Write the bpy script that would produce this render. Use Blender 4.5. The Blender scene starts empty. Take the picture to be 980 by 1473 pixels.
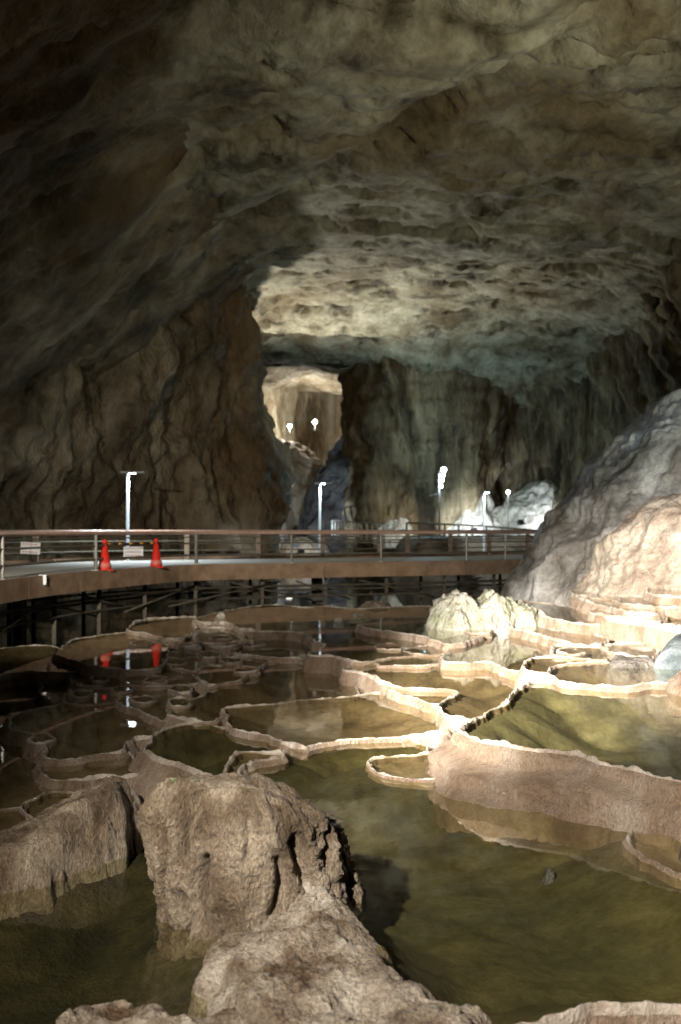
import bpy, bmesh, math, random
import numpy as np
from mathutils import Vector
from mathutils.geometry import delaunay_2d_cdt

scene = bpy.context.scene
random.seed(7)

# ------------------------------------------------------------------ camera, world, exposure
EYE = 2.0            # camera height above the reference water level (m)
FOC = 1432.0         # focal length in photograph pixels (35 mm lens, 36 mm tall frame, 1473 px)
CX, HZ = 490.0, 762.0  # principal column and horizon row of the photograph

cam_d = bpy.data.cameras.new('camera')
cam = bpy.data.objects.new('camera', cam_d)
scene.collection.objects.link(cam)
cam.location = (0, 0, EYE)
cam.rotation_euler = (math.radians(90), 0, 0)
cam_d.sensor_fit = 'VERTICAL'
cam_d.sensor_height = 36.0
cam_d.sensor_width = 24.0
cam_d.lens = 35.0
cam_d.shift_y = (HZ - 736.5) / 1473.0
cam_d.clip_start = 0.05
cam_d.clip_end = 400
cam_d.dof.use_dof = True
cam_d.dof.focus_distance = 7.5
cam_d.dof.aperture_fstop = 2.0
scene.camera = cam

world = bpy.data.worlds.new('World')
scene.world = world
world.use_nodes = True
bg = world.node_tree.nodes['Background']
bg.inputs['Color'].default_value = (0.5, 0.55, 0.6, 1)
bg.inputs['Strength'].default_value = 0.002      # a closed cave: no sky reaches it

scene.view_settings.view_transform = 'Standard'
scene.view_settings.look = 'None'
scene.view_settings.exposure = 0.0
scene.view_settings.gamma = 1.0
scene.render.engine = 'CYCLES'
cy = scene.cycles
cy.use_denoising = True
cy.max_bounces = 5
cy.diffuse_bounces = 2
cy.glossy_bounces = 2
cy.transparent_max_bounces = 16
cy.transmission_bounces = 3
cy.caustics_reflective = False
cy.caustics_refractive = False
cy.sample_clamp_indirect = 3.0
cy.sample_clamp_direct = 60.0
cy.use_light_tree = True
cy.adaptive_threshold = 0.03

# ------------------------------------------------------------------ lamps of the cave and a few added fills (fixtures are built near the end)
COOL = (0.86, 0.94, 1.0)
WARM = (1.0, 0.80, 0.58)
NEUT = (1.0, 0.91, 0.79)
# name, location, target, watts, colour, cone degrees, blend, radius, label
GREENISH = (1.0, 0.98, 0.74)
FLOODS = [
    ('floodlight', (-4.6, -1.6, 4.6), (3.7, 14.2, 0.3), 98000, NEUT, 22, 1.0, 0.12,
     'grey floodlight on a stand left of the camera, aimed across the right hand terraces'),
    ('floodlight', (-2.8, -2.2, 4.8), (2.1, 9.2, 0.0), 8200, NEUT, 52, 1.0, 0.10,
     'grey floodlight on a stand left of the camera, aimed down at the near pools'),
    ('floodlight', (-5.6, 9.0, 4.4), (-3.2, 27.0, 1.7), 7500, (1.0, 0.93, 0.80), 54, 1.0, 0.12,  # added lamp, brightens the fascia, cones and lower left wall
     'added warm floodlight left of the camera, brightening the walkway'),
    ('floodlight', (5.4, 9.8, 3.2), (7.0, 18.0, 0.8), 330, WARM, 70, 1.0, 0.12,
     'warm floodlight off the right edge shining on the foot of the boulders'),
    ('floodlight', (3.4, 9.5, 8.0), (6.6, 20.5, 3.2), 1300, (0.50, 0.78, 1.0), 44, 1.0, 0.12,
     'cold floodlight hung high at the right raking the upper boulder'),
    ('floodlight', (-2.6, 50.5, 0.6), (-1.7, 45.8, 12.0), 11500, (1.0, 0.95, 0.80), 118, 1.0, 0.12,
     'floodlight behind the rock nose throwing its beam up at the ceiling'),
    ('floodlight', (6.6, 9.0, 1.9), (4.0, 26.0, 11.6), 4600, GREENISH, 76, 1.0, 0.2,  # unseen uplight added to lift the dim ceiling
     'added fill floodlight beside the right hand pools turned up at the ceiling'),
    ('floodlight', (7.3, 54.5, 2.0), (7.6, 60.0, 2.6), 1700, COOL, 80, 1.0, 0.08,
     'ground floodlight in front of the brightest rock at the back wall'),
    ('floodlight', (11.6, 54.5, 2.0), (11.8, 60.0, 2.8), 1200, COOL, 80, 1.0, 0.08,
     'ground floodlight below the second bright rock at the back wall'),
    ('floodlight', (3.6, 56.0, 1.9), (3.8, 60.0, 2.6), 260, NEUT, 80, 0.8, 0.08,
     'ground floodlight at the foot of the tall flowstone columns'),
    ('floodlight', (9.0, 50.0, 2.4), (4.5, 60.0, 6.5), 420, (1.0, 0.93, 0.75), 90, 1.0, 0.12,
     'floodlight on the bank washing the flowstone columns'),
    ('floodlight', (-4.6, 70.0, 1.2), (-5.0, 75.5, 3.0), 500, COOL, 70, 0.8, 0.1,
     'floodlight by the far water lighting the pale rock beyond the nose'),
    ('floodlight', (-2.2, 56.0, 0.8), (0.4, 72.0, 5.0), 5000, (0.70, 0.86, 1.0), 50, 1.0, 0.1,  # added lamp, brings cold light into the otherwise black gap
     'added cold floodlight on the lake shore brightening the dark far slope'),
    ('floodlight', (-2.9, 65.0, 1.0), (-2.4, 71.0, 1.8), 300, WARM, 90, 0.8, 0.1,
     'warm floodlight at the foot of the dark far slope'),
]

# ------------------------------------------------------------------ helpers
def px(x, y, d):
    """a point seen at photograph pixel x, y at depth d"""
    return Vector(((x - CX) / FOC * d, d, EYE + (HZ - y) / FOC * d))

def pz(x, y, z):
    """a point seen at photograph pixel x, y lying at height z"""
    d = FOC * (EYE - z) / (y - HZ)
    return ((x - CX) / FOC * d, d)

rng = np.random.RandomState(3)
_perm = np.concatenate([rng.permutation(512), ] * 2 + [np.zeros(4, int)]).astype(np.int64)
_g = rng.normal(size=(512, 3)); _g /= np.linalg.norm(_g, axis=1)[:, None]

def perlin(p):
    p = np.asarray(p, float)
    i = np.floor(p).astype(np.int64); f = p - i
    i &= 511
    u = f * f * f * (f * (f * 6 - 15) + 10)
    out = np.zeros(len(p))
    for dx in (0, 1):
        wx = u[:, 0] if dx else 1 - u[:, 0]
        a = _perm[(i[:, 0] + dx) & 511]
        for dy in (0, 1):
            wy = u[:, 1] if dy else 1 - u[:, 1]
            b = _perm[(a + i[:, 1] + dy) & 511]
            for dz in (0, 1):
                wz = u[:, 2] if dz else 1 - u[:, 2]
                c = _perm[(b + i[:, 2] + dz) & 511]
                g = _g[c]
                d = g[:, 0] * (f[:, 0] - dx) + g[:, 1] * (f[:, 1] - dy) + g[:, 2] * (f[:, 2] - dz)
                out += wx * wy * wz * d
    return out

def fbm(p, octs=4, gain=0.5, lac=2.03):
    p = np.asarray(p, float); s = 0; a = 1.0
    for k in range(octs):
        s = s + a * perlin(p + 17.3 * k); p = p * lac; a *= gain
    return s

def ridged(p, octs=4, gain=0.5):
    p = np.asarray(p, float); s = 0; a = 1.0
    for k in range(octs):
        s = s + a * (1 - 2.2 * np.abs(perlin(p + 9.1 * k))); p = p * 2.1; a *= gain
    return s

def sstep(x):
    x = np.clip(x, 0, 1); return x * x * (3 - 2 * x)

def link(o, parent=None):
    scene.collection.objects.link(o)
    if parent is not None: o.parent = parent
    return o

def mesh_obj(name, verts, faces, mat, parent=None, smooth=True):
    """verts (N,3), faces (M,3|4) array or list of tuples -> one mesh object"""
    me = bpy.data.meshes.new(name)
    verts = np.asarray(verts, dtype=np.float32)
    if isinstance(faces, np.ndarray):
        m, k = faces.shape
        me.vertices.add(len(verts)); me.vertices.foreach_set('co', verts.ravel())
        me.loops.add(m * k); me.loops.foreach_set('vertex_index', faces.astype(np.int32).ravel())
        me.polygons.add(m)
        me.polygons.foreach_set('loop_start', np.arange(0, m * k, k, dtype=np.int32))
        me.update(calc_edges=True)
    else:
        me.from_pydata([tuple(v) for v in verts], [], faces)
    if smooth:
        me.polygons.foreach_set('use_smooth', np.ones(len(me.polygons), dtype=bool))
    me.update()
    if mat: me.materials.append(mat)
    return link(bpy.data.objects.new(name, me), parent)

def grid_faces(nu, nv, closed_u=False):
    iu = np.arange(nu if closed_u else nu - 1); iv = np.arange(nv - 1)
    a, b = np.meshgrid(iu, iv, indexing='ij')
    a2 = (a + 1) % nu
    return np.stack([a * nv + b, a2 * nv + b, a2 * nv + b + 1, a * nv + b + 1], -1).reshape(-1, 4)

def tag(o, label=None, cat=None, group=None, kind=None):
    if label: o['label'] = label
    if cat: o['category'] = cat
    if group: o['group'] = group
    if kind: o['kind'] = kind
    return o

def empty(name, loc=(0, 0, 0), rz=0.0):
    o = bpy.data.objects.new(name, None); link(o)
    o.location = loc; o.rotation_euler = (0, 0, rz); o.empty_display_size = 0.1
    return o

class MB:
    """collects boxes, tubes and lathes and links them as one mesh"""
    def __init__(s): s.v = []; s.f = []
    def box(s, c, size, rz=0.0, bev=0.0):
        n = len(s.v); hx, hy, hz = size[0] / 2, size[1] / 2, size[2] / 2
        ca, sa = math.cos(rz), math.sin(rz)
        for z in (-hz, hz):
            for x, y in ((-hx, -hy), (hx, -hy), (hx, hy), (-hx, hy)):
                s.v.append((c[0] + x * ca - y * sa, c[1] + x * sa + y * ca, c[2] + z))
        for q in ((0, 3, 2, 1), (4, 5, 6, 7), (0, 1, 5, 4), (1, 2, 6, 5), (2, 3, 7, 6), (3, 0, 4, 7)):
            s.f.append(tuple(n + k for k in q))
        return s
    def tube(s, pts, r, seg=8, caps=True):
        pts = [Vector(p) for p in pts]; n0 = len(s.v)
        rr = r if isinstance(r, (list, tuple)) else [r] * len(pts)
        for i, p in enumerate(pts):
            t = (pts[min(i + 1, len(pts) - 1)] - pts[max(i - 1, 0)]).normalized()
            a = Vector((0, 0, 1)) if abs(t.z) < 0.9 else Vector((1, 0, 0))
            u = t.cross(a).normalized(); w = u.cross(t)
            for k in range(seg):
                an = 2 * math.pi * k / seg
                s.v.append(tuple(p + (u * math.cos(an) + w * math.sin(an)) * rr[i]))
        for i in range(len(pts) - 1):
            for k in range(seg):
                k2 = (k + 1) % seg
                s.f.append((n0 + i * seg + k, n0 + (i + 1) * seg + k, n0 + (i + 1) * seg + k2, n0 + i * seg + k2))
        if caps:
            s.f.append(tuple(n0 + k for k in range(seg)))
            m = n0 + (len(pts) - 1) * seg
            s.f.append(tuple(m + k for k in reversed(range(seg))))
        return s
    def sweep(s, pts, half_w, z0, z1, side=0.0):
        """a rectangular bar along a level path; side shifts it sideways"""
        n0 = len(s.v); m = len(pts)
        for i, p in enumerate(pts):
            a = pts[max(i - 1, 0)]; b = pts[min(i + 1, m - 1)]
            tx, ty = b[0] - a[0], b[1] - a[1]; L = math.hypot(tx, ty); nx, ny = -ty / L, tx / L
            for o, z in ((side - half_w, z0), (side + half_w, z0), (side + half_w, z1), (side - half_w, z1)):
                s.v.append((p[0] + nx * o, p[1] + ny * o, z))
        for i in range(m - 1):
            for k in range(4):
                k2 = (k + 1) % 4
                s.f.append((n0 + i * 4 + k, n0 + i * 4 + k2, n0 + (i + 1) * 4 + k2, n0 + (i + 1) * 4 + k))
        s.f.append((n0, n0 + 3, n0 + 2, n0 + 1)); e = n0 + (m - 1) * 4; s.f.append((e, e + 1, e + 2, e + 3))
        return s
    def lathe(s, c, prof, seg=20):
        n0 = len(s.v)
        for r, z in prof:
            for k in range(seg):
                an = 2 * math.pi * k / seg
                s.v.append((c[0] + r * math.cos(an), c[1] + r * math.sin(an), c[2] + z))
        for i in range(len(prof) - 1):
            for k in range(seg):
                k2 = (k + 1) % seg
                s.f.append((n0 + i * seg + k, n0 + i * seg + k2, n0 + (i + 1) * seg + k2, n0 + (i + 1) * seg + k))
        s.f.append(tuple(n0 + k for k in reversed(range(seg))))
        e = n0 + (len(prof) - 1) * seg; s.f.append(tuple(e + k for k in range(seg)))
        return s
    def build(s, name, mat, parent=None, smooth=False):
        o = mesh_obj(name, s.v, s.f, mat, None, smooth)
        if parent is not None:
            o.parent = parent
        return o

# ------------------------------------------------------------------ materials
def new_mat(name):
    m = bpy.data.materials.new(name); m.use_nodes = True
    nt = m.node_tree; nt.nodes.clear()
    out = nt.nodes.new('ShaderNodeOutputMaterial')
    return m, nt, out

def N(nt, t, **kw):
    n = nt.nodes.new(t)
    for k, v in kw.items():
        if k.startswith('i_'):
            n.inputs[k[2:].replace('_', ' ')].default_value = v
        else: setattr(n, k, v)
    return n

def ramp(nt, fac, stops):
    r = nt.nodes.new('ShaderNodeValToRGB')
    el = r.color_ramp.elements
    while len(el) < len(stops): el.new(0.5)
    for e, (p, c) in zip(el, stops):
        e.position = p; e.color = (*c, 1)
    nt.links.new(fac, r.inputs['Fac'])
    return r.outputs['Color']

def rock(name, dark, mid, light, scale=1.0, bump=0.5, dist=0.05, rough=0.75, coat=0.0, coat_rough=0.2,
         stretch=(1, 1, 1), fine=1.0, patch=0.5, patch_col=None, spec=0.35, pits=True, distort=1.0, speck=0.55, coat_ior=1.5):
    m, nt, out = new_mat(name); L = nt.links.new
    tc = N(nt, 'ShaderNodeTexCoord'); mp = N(nt, 'ShaderNodeMapping')
    mp.inputs['Scale'].default_value = tuple(scale * s for s in stretch)
    L(tc.outputs['Object'], mp.inputs['Vector'])
    n1 = N(nt, 'ShaderNodeTexNoise', i_Scale=1.1, i_Detail=5.0, i_Roughness=0.62, i_Distortion=0.4 * distort)
    L(mp.outputs[0], n1.inputs['Vector'])
    col = ramp(nt, n1.outputs['Fac'], [(0.36, dark), (0.5, mid), (0.64, light)])
    if patch_col:
        n3 = N(nt, 'ShaderNodeTexNoise', i_Scale=0.37, i_Detail=3.0, i_Roughness=0.65, i_Distortion=0.8 * distort)
        L(mp.outputs[0], n3.inputs['Vector'])
        k = ramp(nt, n3.outputs['Fac'], [(0.46, (0, 0, 0)), (0.66, (patch,) * 3)])
        mx = N(nt, 'ShaderNodeMix', data_type='RGBA'); L(k, mx.inputs['Factor'])
        L(col, mx.inputs['A']); mx.inputs['B'].default_value = (*patch_col, 1); col = mx.outputs['Result']
    n2 = N(nt, 'ShaderNodeTexNoise', i_Scale=9.0 * fine, i_Detail=4.0, i_Roughness=0.7)
    L(mp.outputs[0], n2.inputs['Vector'])
    mxg = N(nt, 'ShaderNodeMix', data_type='RGBA', blend_type='MULTIPLY'); mxg.inputs['Factor'].default_value = speck
    L(col, mxg.inputs['A']); L(ramp(nt, n2.outputs['Fac'], [(0.3, (0.45, 0.43, 0.40)), (0.62, (1.12, 1.12, 1.12))]), mxg.inputs['B'])
    b = N(nt, 'ShaderNodeBsdfPrincipled'); L(mxg.outputs['Result'], b.inputs['Base Color'])
    b.inputs['Roughness'].default_value = rough
    b.inputs['Specular IOR Level'].default_value = spec
    if coat: b.inputs['Coat Weight'].default_value = coat; b.inputs['Coat Roughness'].default_value = coat_rough; b.inputs['Coat IOR'].default_value = coat_ior
    h = N(nt, 'ShaderNodeMath', operation='MULTIPLY_ADD'); L(n1.outputs['Fac'], h.inputs[0]); h.inputs[1].default_value = 2.2
    L(n2.outputs['Fac'], h.inputs[2]); hh = h.outputs[0]
    if pits:
        vo = N(nt, 'ShaderNodeTexVoronoi', i_Scale=3.3 * fine); vo.feature = 'F1'
        L(mp.outputs[0], vo.inputs['Vector'])
        h2 = N(nt, 'ShaderNodeMath', operation='MULTIPLY_ADD'); L(vo.outputs['Distance'], h2.inputs[0]); h2.inputs[1].default_value = -0.9
        L(hh, h2.inputs[2]); hh = h2.outputs[0]
    bp = N(nt, 'ShaderNodeBump', i_Strength=bump, i_Distance=dist); L(hh, bp.inputs['Height'])
    L(bp.outputs[0], b.inputs['Normal'])
    if coat: L(bp.outputs[0], b.inputs['Coat Normal'])
    L(b.outputs[0], out.inputs['Surface'])
    return m

def plain(name, col, rough=0.5, metal=0.0, spec=0.4, var=0.25, scale=4.0, bump=0.0):
    m, nt, out = new_mat(name); L = nt.links.new
    tc = N(nt, 'ShaderNodeTexCoord')
    n = N(nt, 'ShaderNodeTexNoise', i_Scale=scale, i_Detail=6.0, i_Roughness=0.65); L(tc.outputs['Object'], n.inputs['Vector'])
    c = ramp(nt, n.outputs['Fac'], [(0.3, tuple(x * (1 - var) for x in col)), (0.7, tuple(min(1, x * (1 + var)) for x in col))])
    b = N(nt, 'ShaderNodeBsdfPrincipled', i_Roughness=rough, i_Metallic=metal); L(c, b.inputs['Base Color'])
    b.inputs['Specular IOR Level'].default_value = spec
    if bump:
        bp = N(nt, 'ShaderNodeBump', i_Strength=bump, i_Distance=0.01); L(n.outputs['Fac'], bp.inputs['Height']); L(bp.outputs[0], b.inputs['Normal'])
    L(b.outputs[0], out.inputs['Surface'])
    return m

def glow(name, col, strength):
    m, nt, out = new_mat(name)
    e = N(nt, 'ShaderNodeEmission', i_Strength=strength); e.inputs['Color'].default_value = (*col, 1)
    nt.links.new(e.outputs[0], out.inputs['Surface'])
    m.cycles.emission_sampling = 'NONE'      # the lamp beside it does the lighting
    return m

def water_mat(name, tint, ripple=0.03, rscale=6.0, rough=0.015):
    m, nt, out = new_mat(name); L = nt.links.new
    tc = N(nt, 'ShaderNodeTexCoord')
    n = N(nt, 'ShaderNodeTexNoise', i_Scale=rscale, i_Detail=3.0, i_Roughness=0.5); L(tc.outputs['Object'], n.inputs['Vector'])
    bp = N(nt, 'ShaderNodeBump', i_Strength=ripple, i_Distance=0.02); L(n.outputs['Fac'], bp.inputs['Height'])
    ge = N(nt, 'ShaderNodeNewGeometry')          # Schlick reflectance, the same from above and below the surface
    dt = N(nt, 'ShaderNodeVectorMath', operation='DOT_PRODUCT'); L(ge.outputs['Incoming'], dt.inputs[0]); L(bp.outputs[0], dt.inputs[1])
    ab = N(nt, 'ShaderNodeMath', operation='ABSOLUTE'); L(dt.outputs['Value'], ab.inputs[0])
    iv = N(nt, 'ShaderNodeMath', operation='SUBTRACT', use_clamp=True); iv.inputs[0].default_value = 1.0; L(ab.outputs[0], iv.inputs[1])
    pw = N(nt, 'ShaderNodeMath', operation='POWER'); L(iv.outputs[0], pw.inputs[0]); pw.inputs[1].default_value = 5.0
    fr = N(nt, 'ShaderNodeMath', operation='MULTIPLY_ADD'); L(pw.outputs[0], fr.inputs[0]); fr.inputs[1].default_value = 0.98; fr.inputs[2].default_value = 0.02
    tr = N(nt, 'ShaderNodeBsdfTransparent'); tr.inputs['Color'].default_value = (*tint, 1)
    gl = N(nt, 'ShaderNodeBsdfGlossy', i_Roughness=rough); L(bp.outputs[0], gl.inputs['Normal'])
    mx = N(nt, 'ShaderNodeMixShader'); L(fr.outputs[0], mx.inputs[0]); L(tr.outputs[0], mx.inputs[1]); L(gl.outputs[0], mx.inputs[2])
    L(mx.outputs[0], out.inputs['Surface'])
    return m

M = {}
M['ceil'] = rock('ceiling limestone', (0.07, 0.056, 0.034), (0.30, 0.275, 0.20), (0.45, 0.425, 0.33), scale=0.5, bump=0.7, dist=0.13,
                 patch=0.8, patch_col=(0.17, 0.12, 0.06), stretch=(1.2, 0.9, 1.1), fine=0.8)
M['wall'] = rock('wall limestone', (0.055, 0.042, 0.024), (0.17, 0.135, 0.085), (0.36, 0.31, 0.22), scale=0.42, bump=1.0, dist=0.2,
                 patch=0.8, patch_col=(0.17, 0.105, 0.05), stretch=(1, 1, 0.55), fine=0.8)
M['flow'] = rock('flowstone columns', (0.04, 0.030, 0.018), (0.16, 0.128, 0.08), (0.34, 0.28, 0.175), scale=0.45, bump=1.0, dist=0.2,
                 stretch=(1.6, 1.6, 0.28), patch=0.7, patch_col=(0.17, 0.11, 0.05), fine=0.8)
M['far'] = rock('far yellow flowstone', (0.16, 0.12, 0.07), (0.34, 0.275, 0.18), (0.52, 0.47, 0.37), scale=0.4, bump=0.9, dist=0.2,
                stretch=(1.5, 1.5, 0.35))
M['darkslope'] = rock('dark far slope', (0.06, 0.06, 0.062), (0.13, 0.13, 0.135), (0.21, 0.21, 0.21), scale=0.5, bump=0.9, dist=0.2)
M['white_rock'] = rock('pale dripstone', (0.30, 0.28, 0.24), (0.50, 0.48, 0.43), (0.66, 0.64, 0.6), scale=0.9, bump=0.8, dist=0.1, stretch=(1.4, 1.4, 0.6))
M['rim'] = rock('rimstone', (0.27, 0.185, 0.12), (0.44, 0.325, 0.235), (0.58, 0.48, 0.385), scale=1.5, bump=1.0, dist=0.06, rough=0.55,
                coat=1.0, coat_rough=0.13, coat_ior=1.9, speck=0.6, stretch=(1.7, 1.7, 0.7), fine=2.6, spec=0.4, pits=False, patch=0.4, patch_col=(0.40, 0.30, 0.24))
M['crest'] = rock('calcite crest', (0.34, 0.28, 0.22), (0.55, 0.48, 0.41), (0.70, 0.65, 0.58), scale=2.5, bump=0.9, dist=0.03, rough=0.5, coat=1.0, coat_rough=0.18, fine=2.0, pits=False)
M['silt'] = rock('silted rimstone', (0.09, 0.06, 0.032), (0.17, 0.122, 0.072), (0.25, 0.19, 0.12), scale=1.3, bump=0.6, dist=0.03, rough=0.9, fine=2.0, pits=False)
M['bed'] = rock('brown pool bed', (0.14, 0.10, 0.055), (0.27, 0.20, 0.115), (0.37, 0.29, 0.18), scale=1.2, bump=0.5, dist=0.02, rough=0.9, distort=0.15, pits=False,
                fine=1.6, patch=0.6, patch_col=(0.15, 0.115, 0.06))
M['bed_green'] = rock('olive pool bed', (0.048, 0.040, 0.019), (0.108, 0.090, 0.036), (0.165, 0.137, 0.062), scale=1.1, bump=0.6, dist=0.022, rough=0.9, distort=0.15, pits=False,
                      fine=1.5, patch=0.8, patch_col=(0.058, 0.058, 0.026))
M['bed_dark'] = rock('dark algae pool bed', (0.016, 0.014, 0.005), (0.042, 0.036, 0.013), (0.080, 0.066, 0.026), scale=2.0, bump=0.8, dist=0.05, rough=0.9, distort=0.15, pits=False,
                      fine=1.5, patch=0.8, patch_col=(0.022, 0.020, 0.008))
M['bed_olive'] = rock('light olive pool bed', (0.08, 0.070, 0.038), (0.165, 0.147, 0.084), (0.25, 0.225, 0.14), scale=1.1, bump=0.6, dist=0.022, rough=0.9, distort=0.15, pits=False,
                      fine=1.5, patch=0.8, patch_col=(0.105, 0.095, 0.042))
M['stump'] = rock('stump flowstone', (0.10, 0.066, 0.036), (0.27, 0.205, 0.14), (0.50, 0.42, 0.32), scale=3.2, bump=1.0, dist=0.05, rough=0.7,
                  coat=0.6, coat_rough=0.22, stretch=(1, 1, 0.6), fine=2.2, pits=False, speck=1.0, patch=0.45, patch_col=(0.42, 0.345, 0.26))
M['crust'] = rock('pale crust', (0.13, 0.075, 0.036), (0.44, 0.37, 0.29), (0.70, 0.63, 0.54), scale=2.8, bump=1.0, dist=0.05, rough=0.75,
                  coat=0.5, coat_rough=0.25, fine=2.4, pits=False, speck=1.0, patch=0.9, patch_col=(0.13, 0.08, 0.036))
M['mossy'] = rock('white green mound', (0.30, 0.29, 0.22), (0.47, 0.46, 0.38), (0.60, 0.58, 0.52), scale=1.3, bump=0.9, dist=0.06, fine=1.8,
                  patch=0.75, patch_col=(0.29, 0.36, 0.20))
M['boulder'] = rock('boulder limestone', (0.10, 0.092, 0.08), (0.24, 0.23, 0.215), (0.42, 0.42, 0.415), scale=0.75, bump=0.8, dist=0.07,
                    rough=0.7, coat=0.25, coat_rough=0.3, fine=1.6, pits=False, patch=0.7, patch_col=(0.24, 0.19, 0.15), stretch=(1, 1, 0.75))
M['boulder_pink'] = rock('pinkish flowstone', (0.16, 0.12, 0.09), (0.31, 0.25, 0.20), (0.47, 0.42, 0.36), scale=0.8, bump=0.8, dist=0.07,
                         rough=0.65, coat=0.3, coat_rough=0.28, fine=1.6, pits=False, patch=0.6, patch_col=(0.42, 0.41, 0.33))
M['bluerock'] = rock('blue grey rock', (0.06, 0.075, 0.085), (0.11, 0.135, 0.15), (0.18, 0.205, 0.22), scale=2, bump=0.8, dist=0.04, fine=1.6)  # blue grey stone with the blue of the light mixed into its colour
M['ground_rock'] = rock('grey crust', (0.09, 0.08, 0.07), (0.17, 0.155, 0.14), (0.27, 0.25, 0.23), scale=3, bump=0.9, dist=0.04, fine=2.0)
M['ground'] = rock('cave floor', (0.04, 0.03, 0.02), (0.09, 0.068, 0.045), (0.15, 0.115, 0.08), scale=0.8, bump=0.8, dist=0.06, fine=1.5)
M['water'] = water_mat('pool water', (0.88, 0.87, 0.76), 0.02, 5.0)
M['water_green'] = water_mat('green pool water', (0.85, 0.85, 0.72), 0.03, 3.5)
M['lake'] = water_mat('lake water', (0.30, 0.36, 0.34), 0.05, 2.0, 0.03)
M['moss'] = plain('green moss', (0.07, 0.10, 0.03), 0.9, var=0.5, scale=40.0, bump=0.8)
M['concrete'] = plain('deck concrete', (0.72, 0.71, 0.67), 0.7, var=0.10, scale=2.5)
M['fascia'] = plain('brown fascia', (0.34, 0.225, 0.145), 0.7, var=0.35, scale=3.0, bump=0.3)
M['steel'] = plain('galvanised steel', (0.30, 0.29, 0.26), 0.42, metal=0.5, var=0.25)
M['darksteel'] = plain('dark weathered pipe', (0.16, 0.145, 0.11), 0.55, metal=0.2, var=0.3)
M['handrail'] = plain('red brown handrail', (0.56, 0.36, 0.28), 0.28, var=0.2, spec=0.8)
M['woodpost'] = plain('brown post', (0.24, 0.17, 0.12), 0.6, var=0.25)
M['support'] = plain('rusty support pipe', (0.10, 0.085, 0.06), 0.7, var=0.35)
M['pole'] = plain('white painted pole', (0.36, 0.38, 0.40), 0.4, var=0.06)
M['cone'] = plain('red cone plastic', (0.75, 0.035, 0.02), 0.4, var=0.06)
M['cone_band'] = plain('faded cone band', (0.80, 0.20, 0.16), 0.35, var=0.08)
M['board'] = plain('white sign board', (0.86, 0.85, 0.85), 0.5, var=0.04)
M['ink'] = plain('red sign print', (0.48, 0.17, 0.16), 0.6, var=0.1)
M['yellow'] = plain('yellow bar section', (0.75, 0.40, 0.05), 0.45, var=0.1)
M['black'] = plain('black bar section', (0.03, 0.03, 0.03), 0.5, var=0.1)
M['housing'] = plain('lamp housing', (0.18, 0.18, 0.18), 0.5, metal=0.4, var=0.1)
M['led'] = glow('pole lamp led', (0.80, 0.95, 1.0), 60.0)
M['bulb'] = glow('cold bulb', (0.78, 0.93, 1.0), 90.0)
M['bulb_dim'] = glow('small bulb', (0.75, 0.95, 0.92), 30.0)
M['lens'] = glow('flood lens', (1.0, 0.95, 0.85), 4.0)

# ------------------------------------------------------------------ cave shell
def smooth_path(pts, step, closed=False):
    """Catmull-Rom through pts (any number of columns), resampled at about even step"""
    P = np.asarray(pts, float)
    if closed: Q = np.vstack([P[-1], P, P[0], P[1]])
    else: Q = np.vstack([2 * P[0] - P[1], P, 2 * P[-1] - P[-2]])
    out = []
    for i in range(1, len(Q) - 2):
        t = np.linspace(0, 1, 14, endpoint=False)[:, None]
        a, b, c, d = Q[i - 1], Q[i], Q[i + 1], Q[i + 2]
        out.append(0.5 * (2 * b + (c - a) * t + (2 * a - 5 * b + 4 * c - d) * t ** 2 + (3 * b - 3 * c + d - a) * t ** 3))
    C = np.vstack(out + ([] if closed else [P[-1:]]))
    if closed: C = np.vstack([C, C[:1]])
    seg = np.hypot(*(np.diff(C[:, :2], axis=0).T)); s = np.concatenate([[0], np.cumsum(seg)])
    n = max(8, int(round(s[-1] / step)))
    u = np.linspace(0, s[-1], n + 1)
    if closed: u = u[:-1]
    return np.stack([np.interp(u, s, C[:, k]) for k in range(C.shape[1])], -1), u

def path_normals(C, closed=False):
    if closed: t = np.roll(C, -1, 0)[:, :2] - np.roll(C, 1, 0)[:, :2]
    else: t = np.gradient(C[:, :2], axis=0)
    t /= np.linalg.norm(t, axis=1)[:, None] + 1e-9
    return np.stack([t[:, 1], -t[:, 0]], -1)      # right hand side of travel

def curtain(name, pts, z0, z1, step, mat, disp, kind='structure'):
    """a standing rock wall along a plan path; columns of pts: x, y, lean of the top"""
    C, s = smooth_path(pts, step)
    nrm = path_normals(C)
    nz = int((z1 - z0) / step) + 1
    z = np.linspace(z0, z1, nz)
    S, Z = np.meshgrid(s, z, indexing='ij')
    X = np.repeat(C[:, 0][:, None], nz, 1); Y = np.repeat(C[:, 1][:, None], nz, 1)
    lean = np.repeat(C[:, 2][:, None], nz, 1) * sstep((Z - z0 - (z1 - z0) * 0.25) / ((z1 - z0) * 0.75)) if C.shape[1] > 2 else 0
    P = np.stack([X.ravel(), Y.ravel(), Z.ravel()], -1)
    d = disp(P, S.ravel(), Z.ravel()).reshape(X.shape) + lean
    X = X + nrm[:, 0][:, None] * d; Y = Y + nrm[:, 1][:, None] * d
    V = np.stack([X.ravel(), Y.ravel(), Z.ravel()], -1)
    V[:, 2] += 0.25 * perlin(P * 0.7 + 40)
    o = mesh_obj(name, V, grid_faces(len(s), nz), mat)
    tag(o, kind=kind)
    return o

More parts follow.
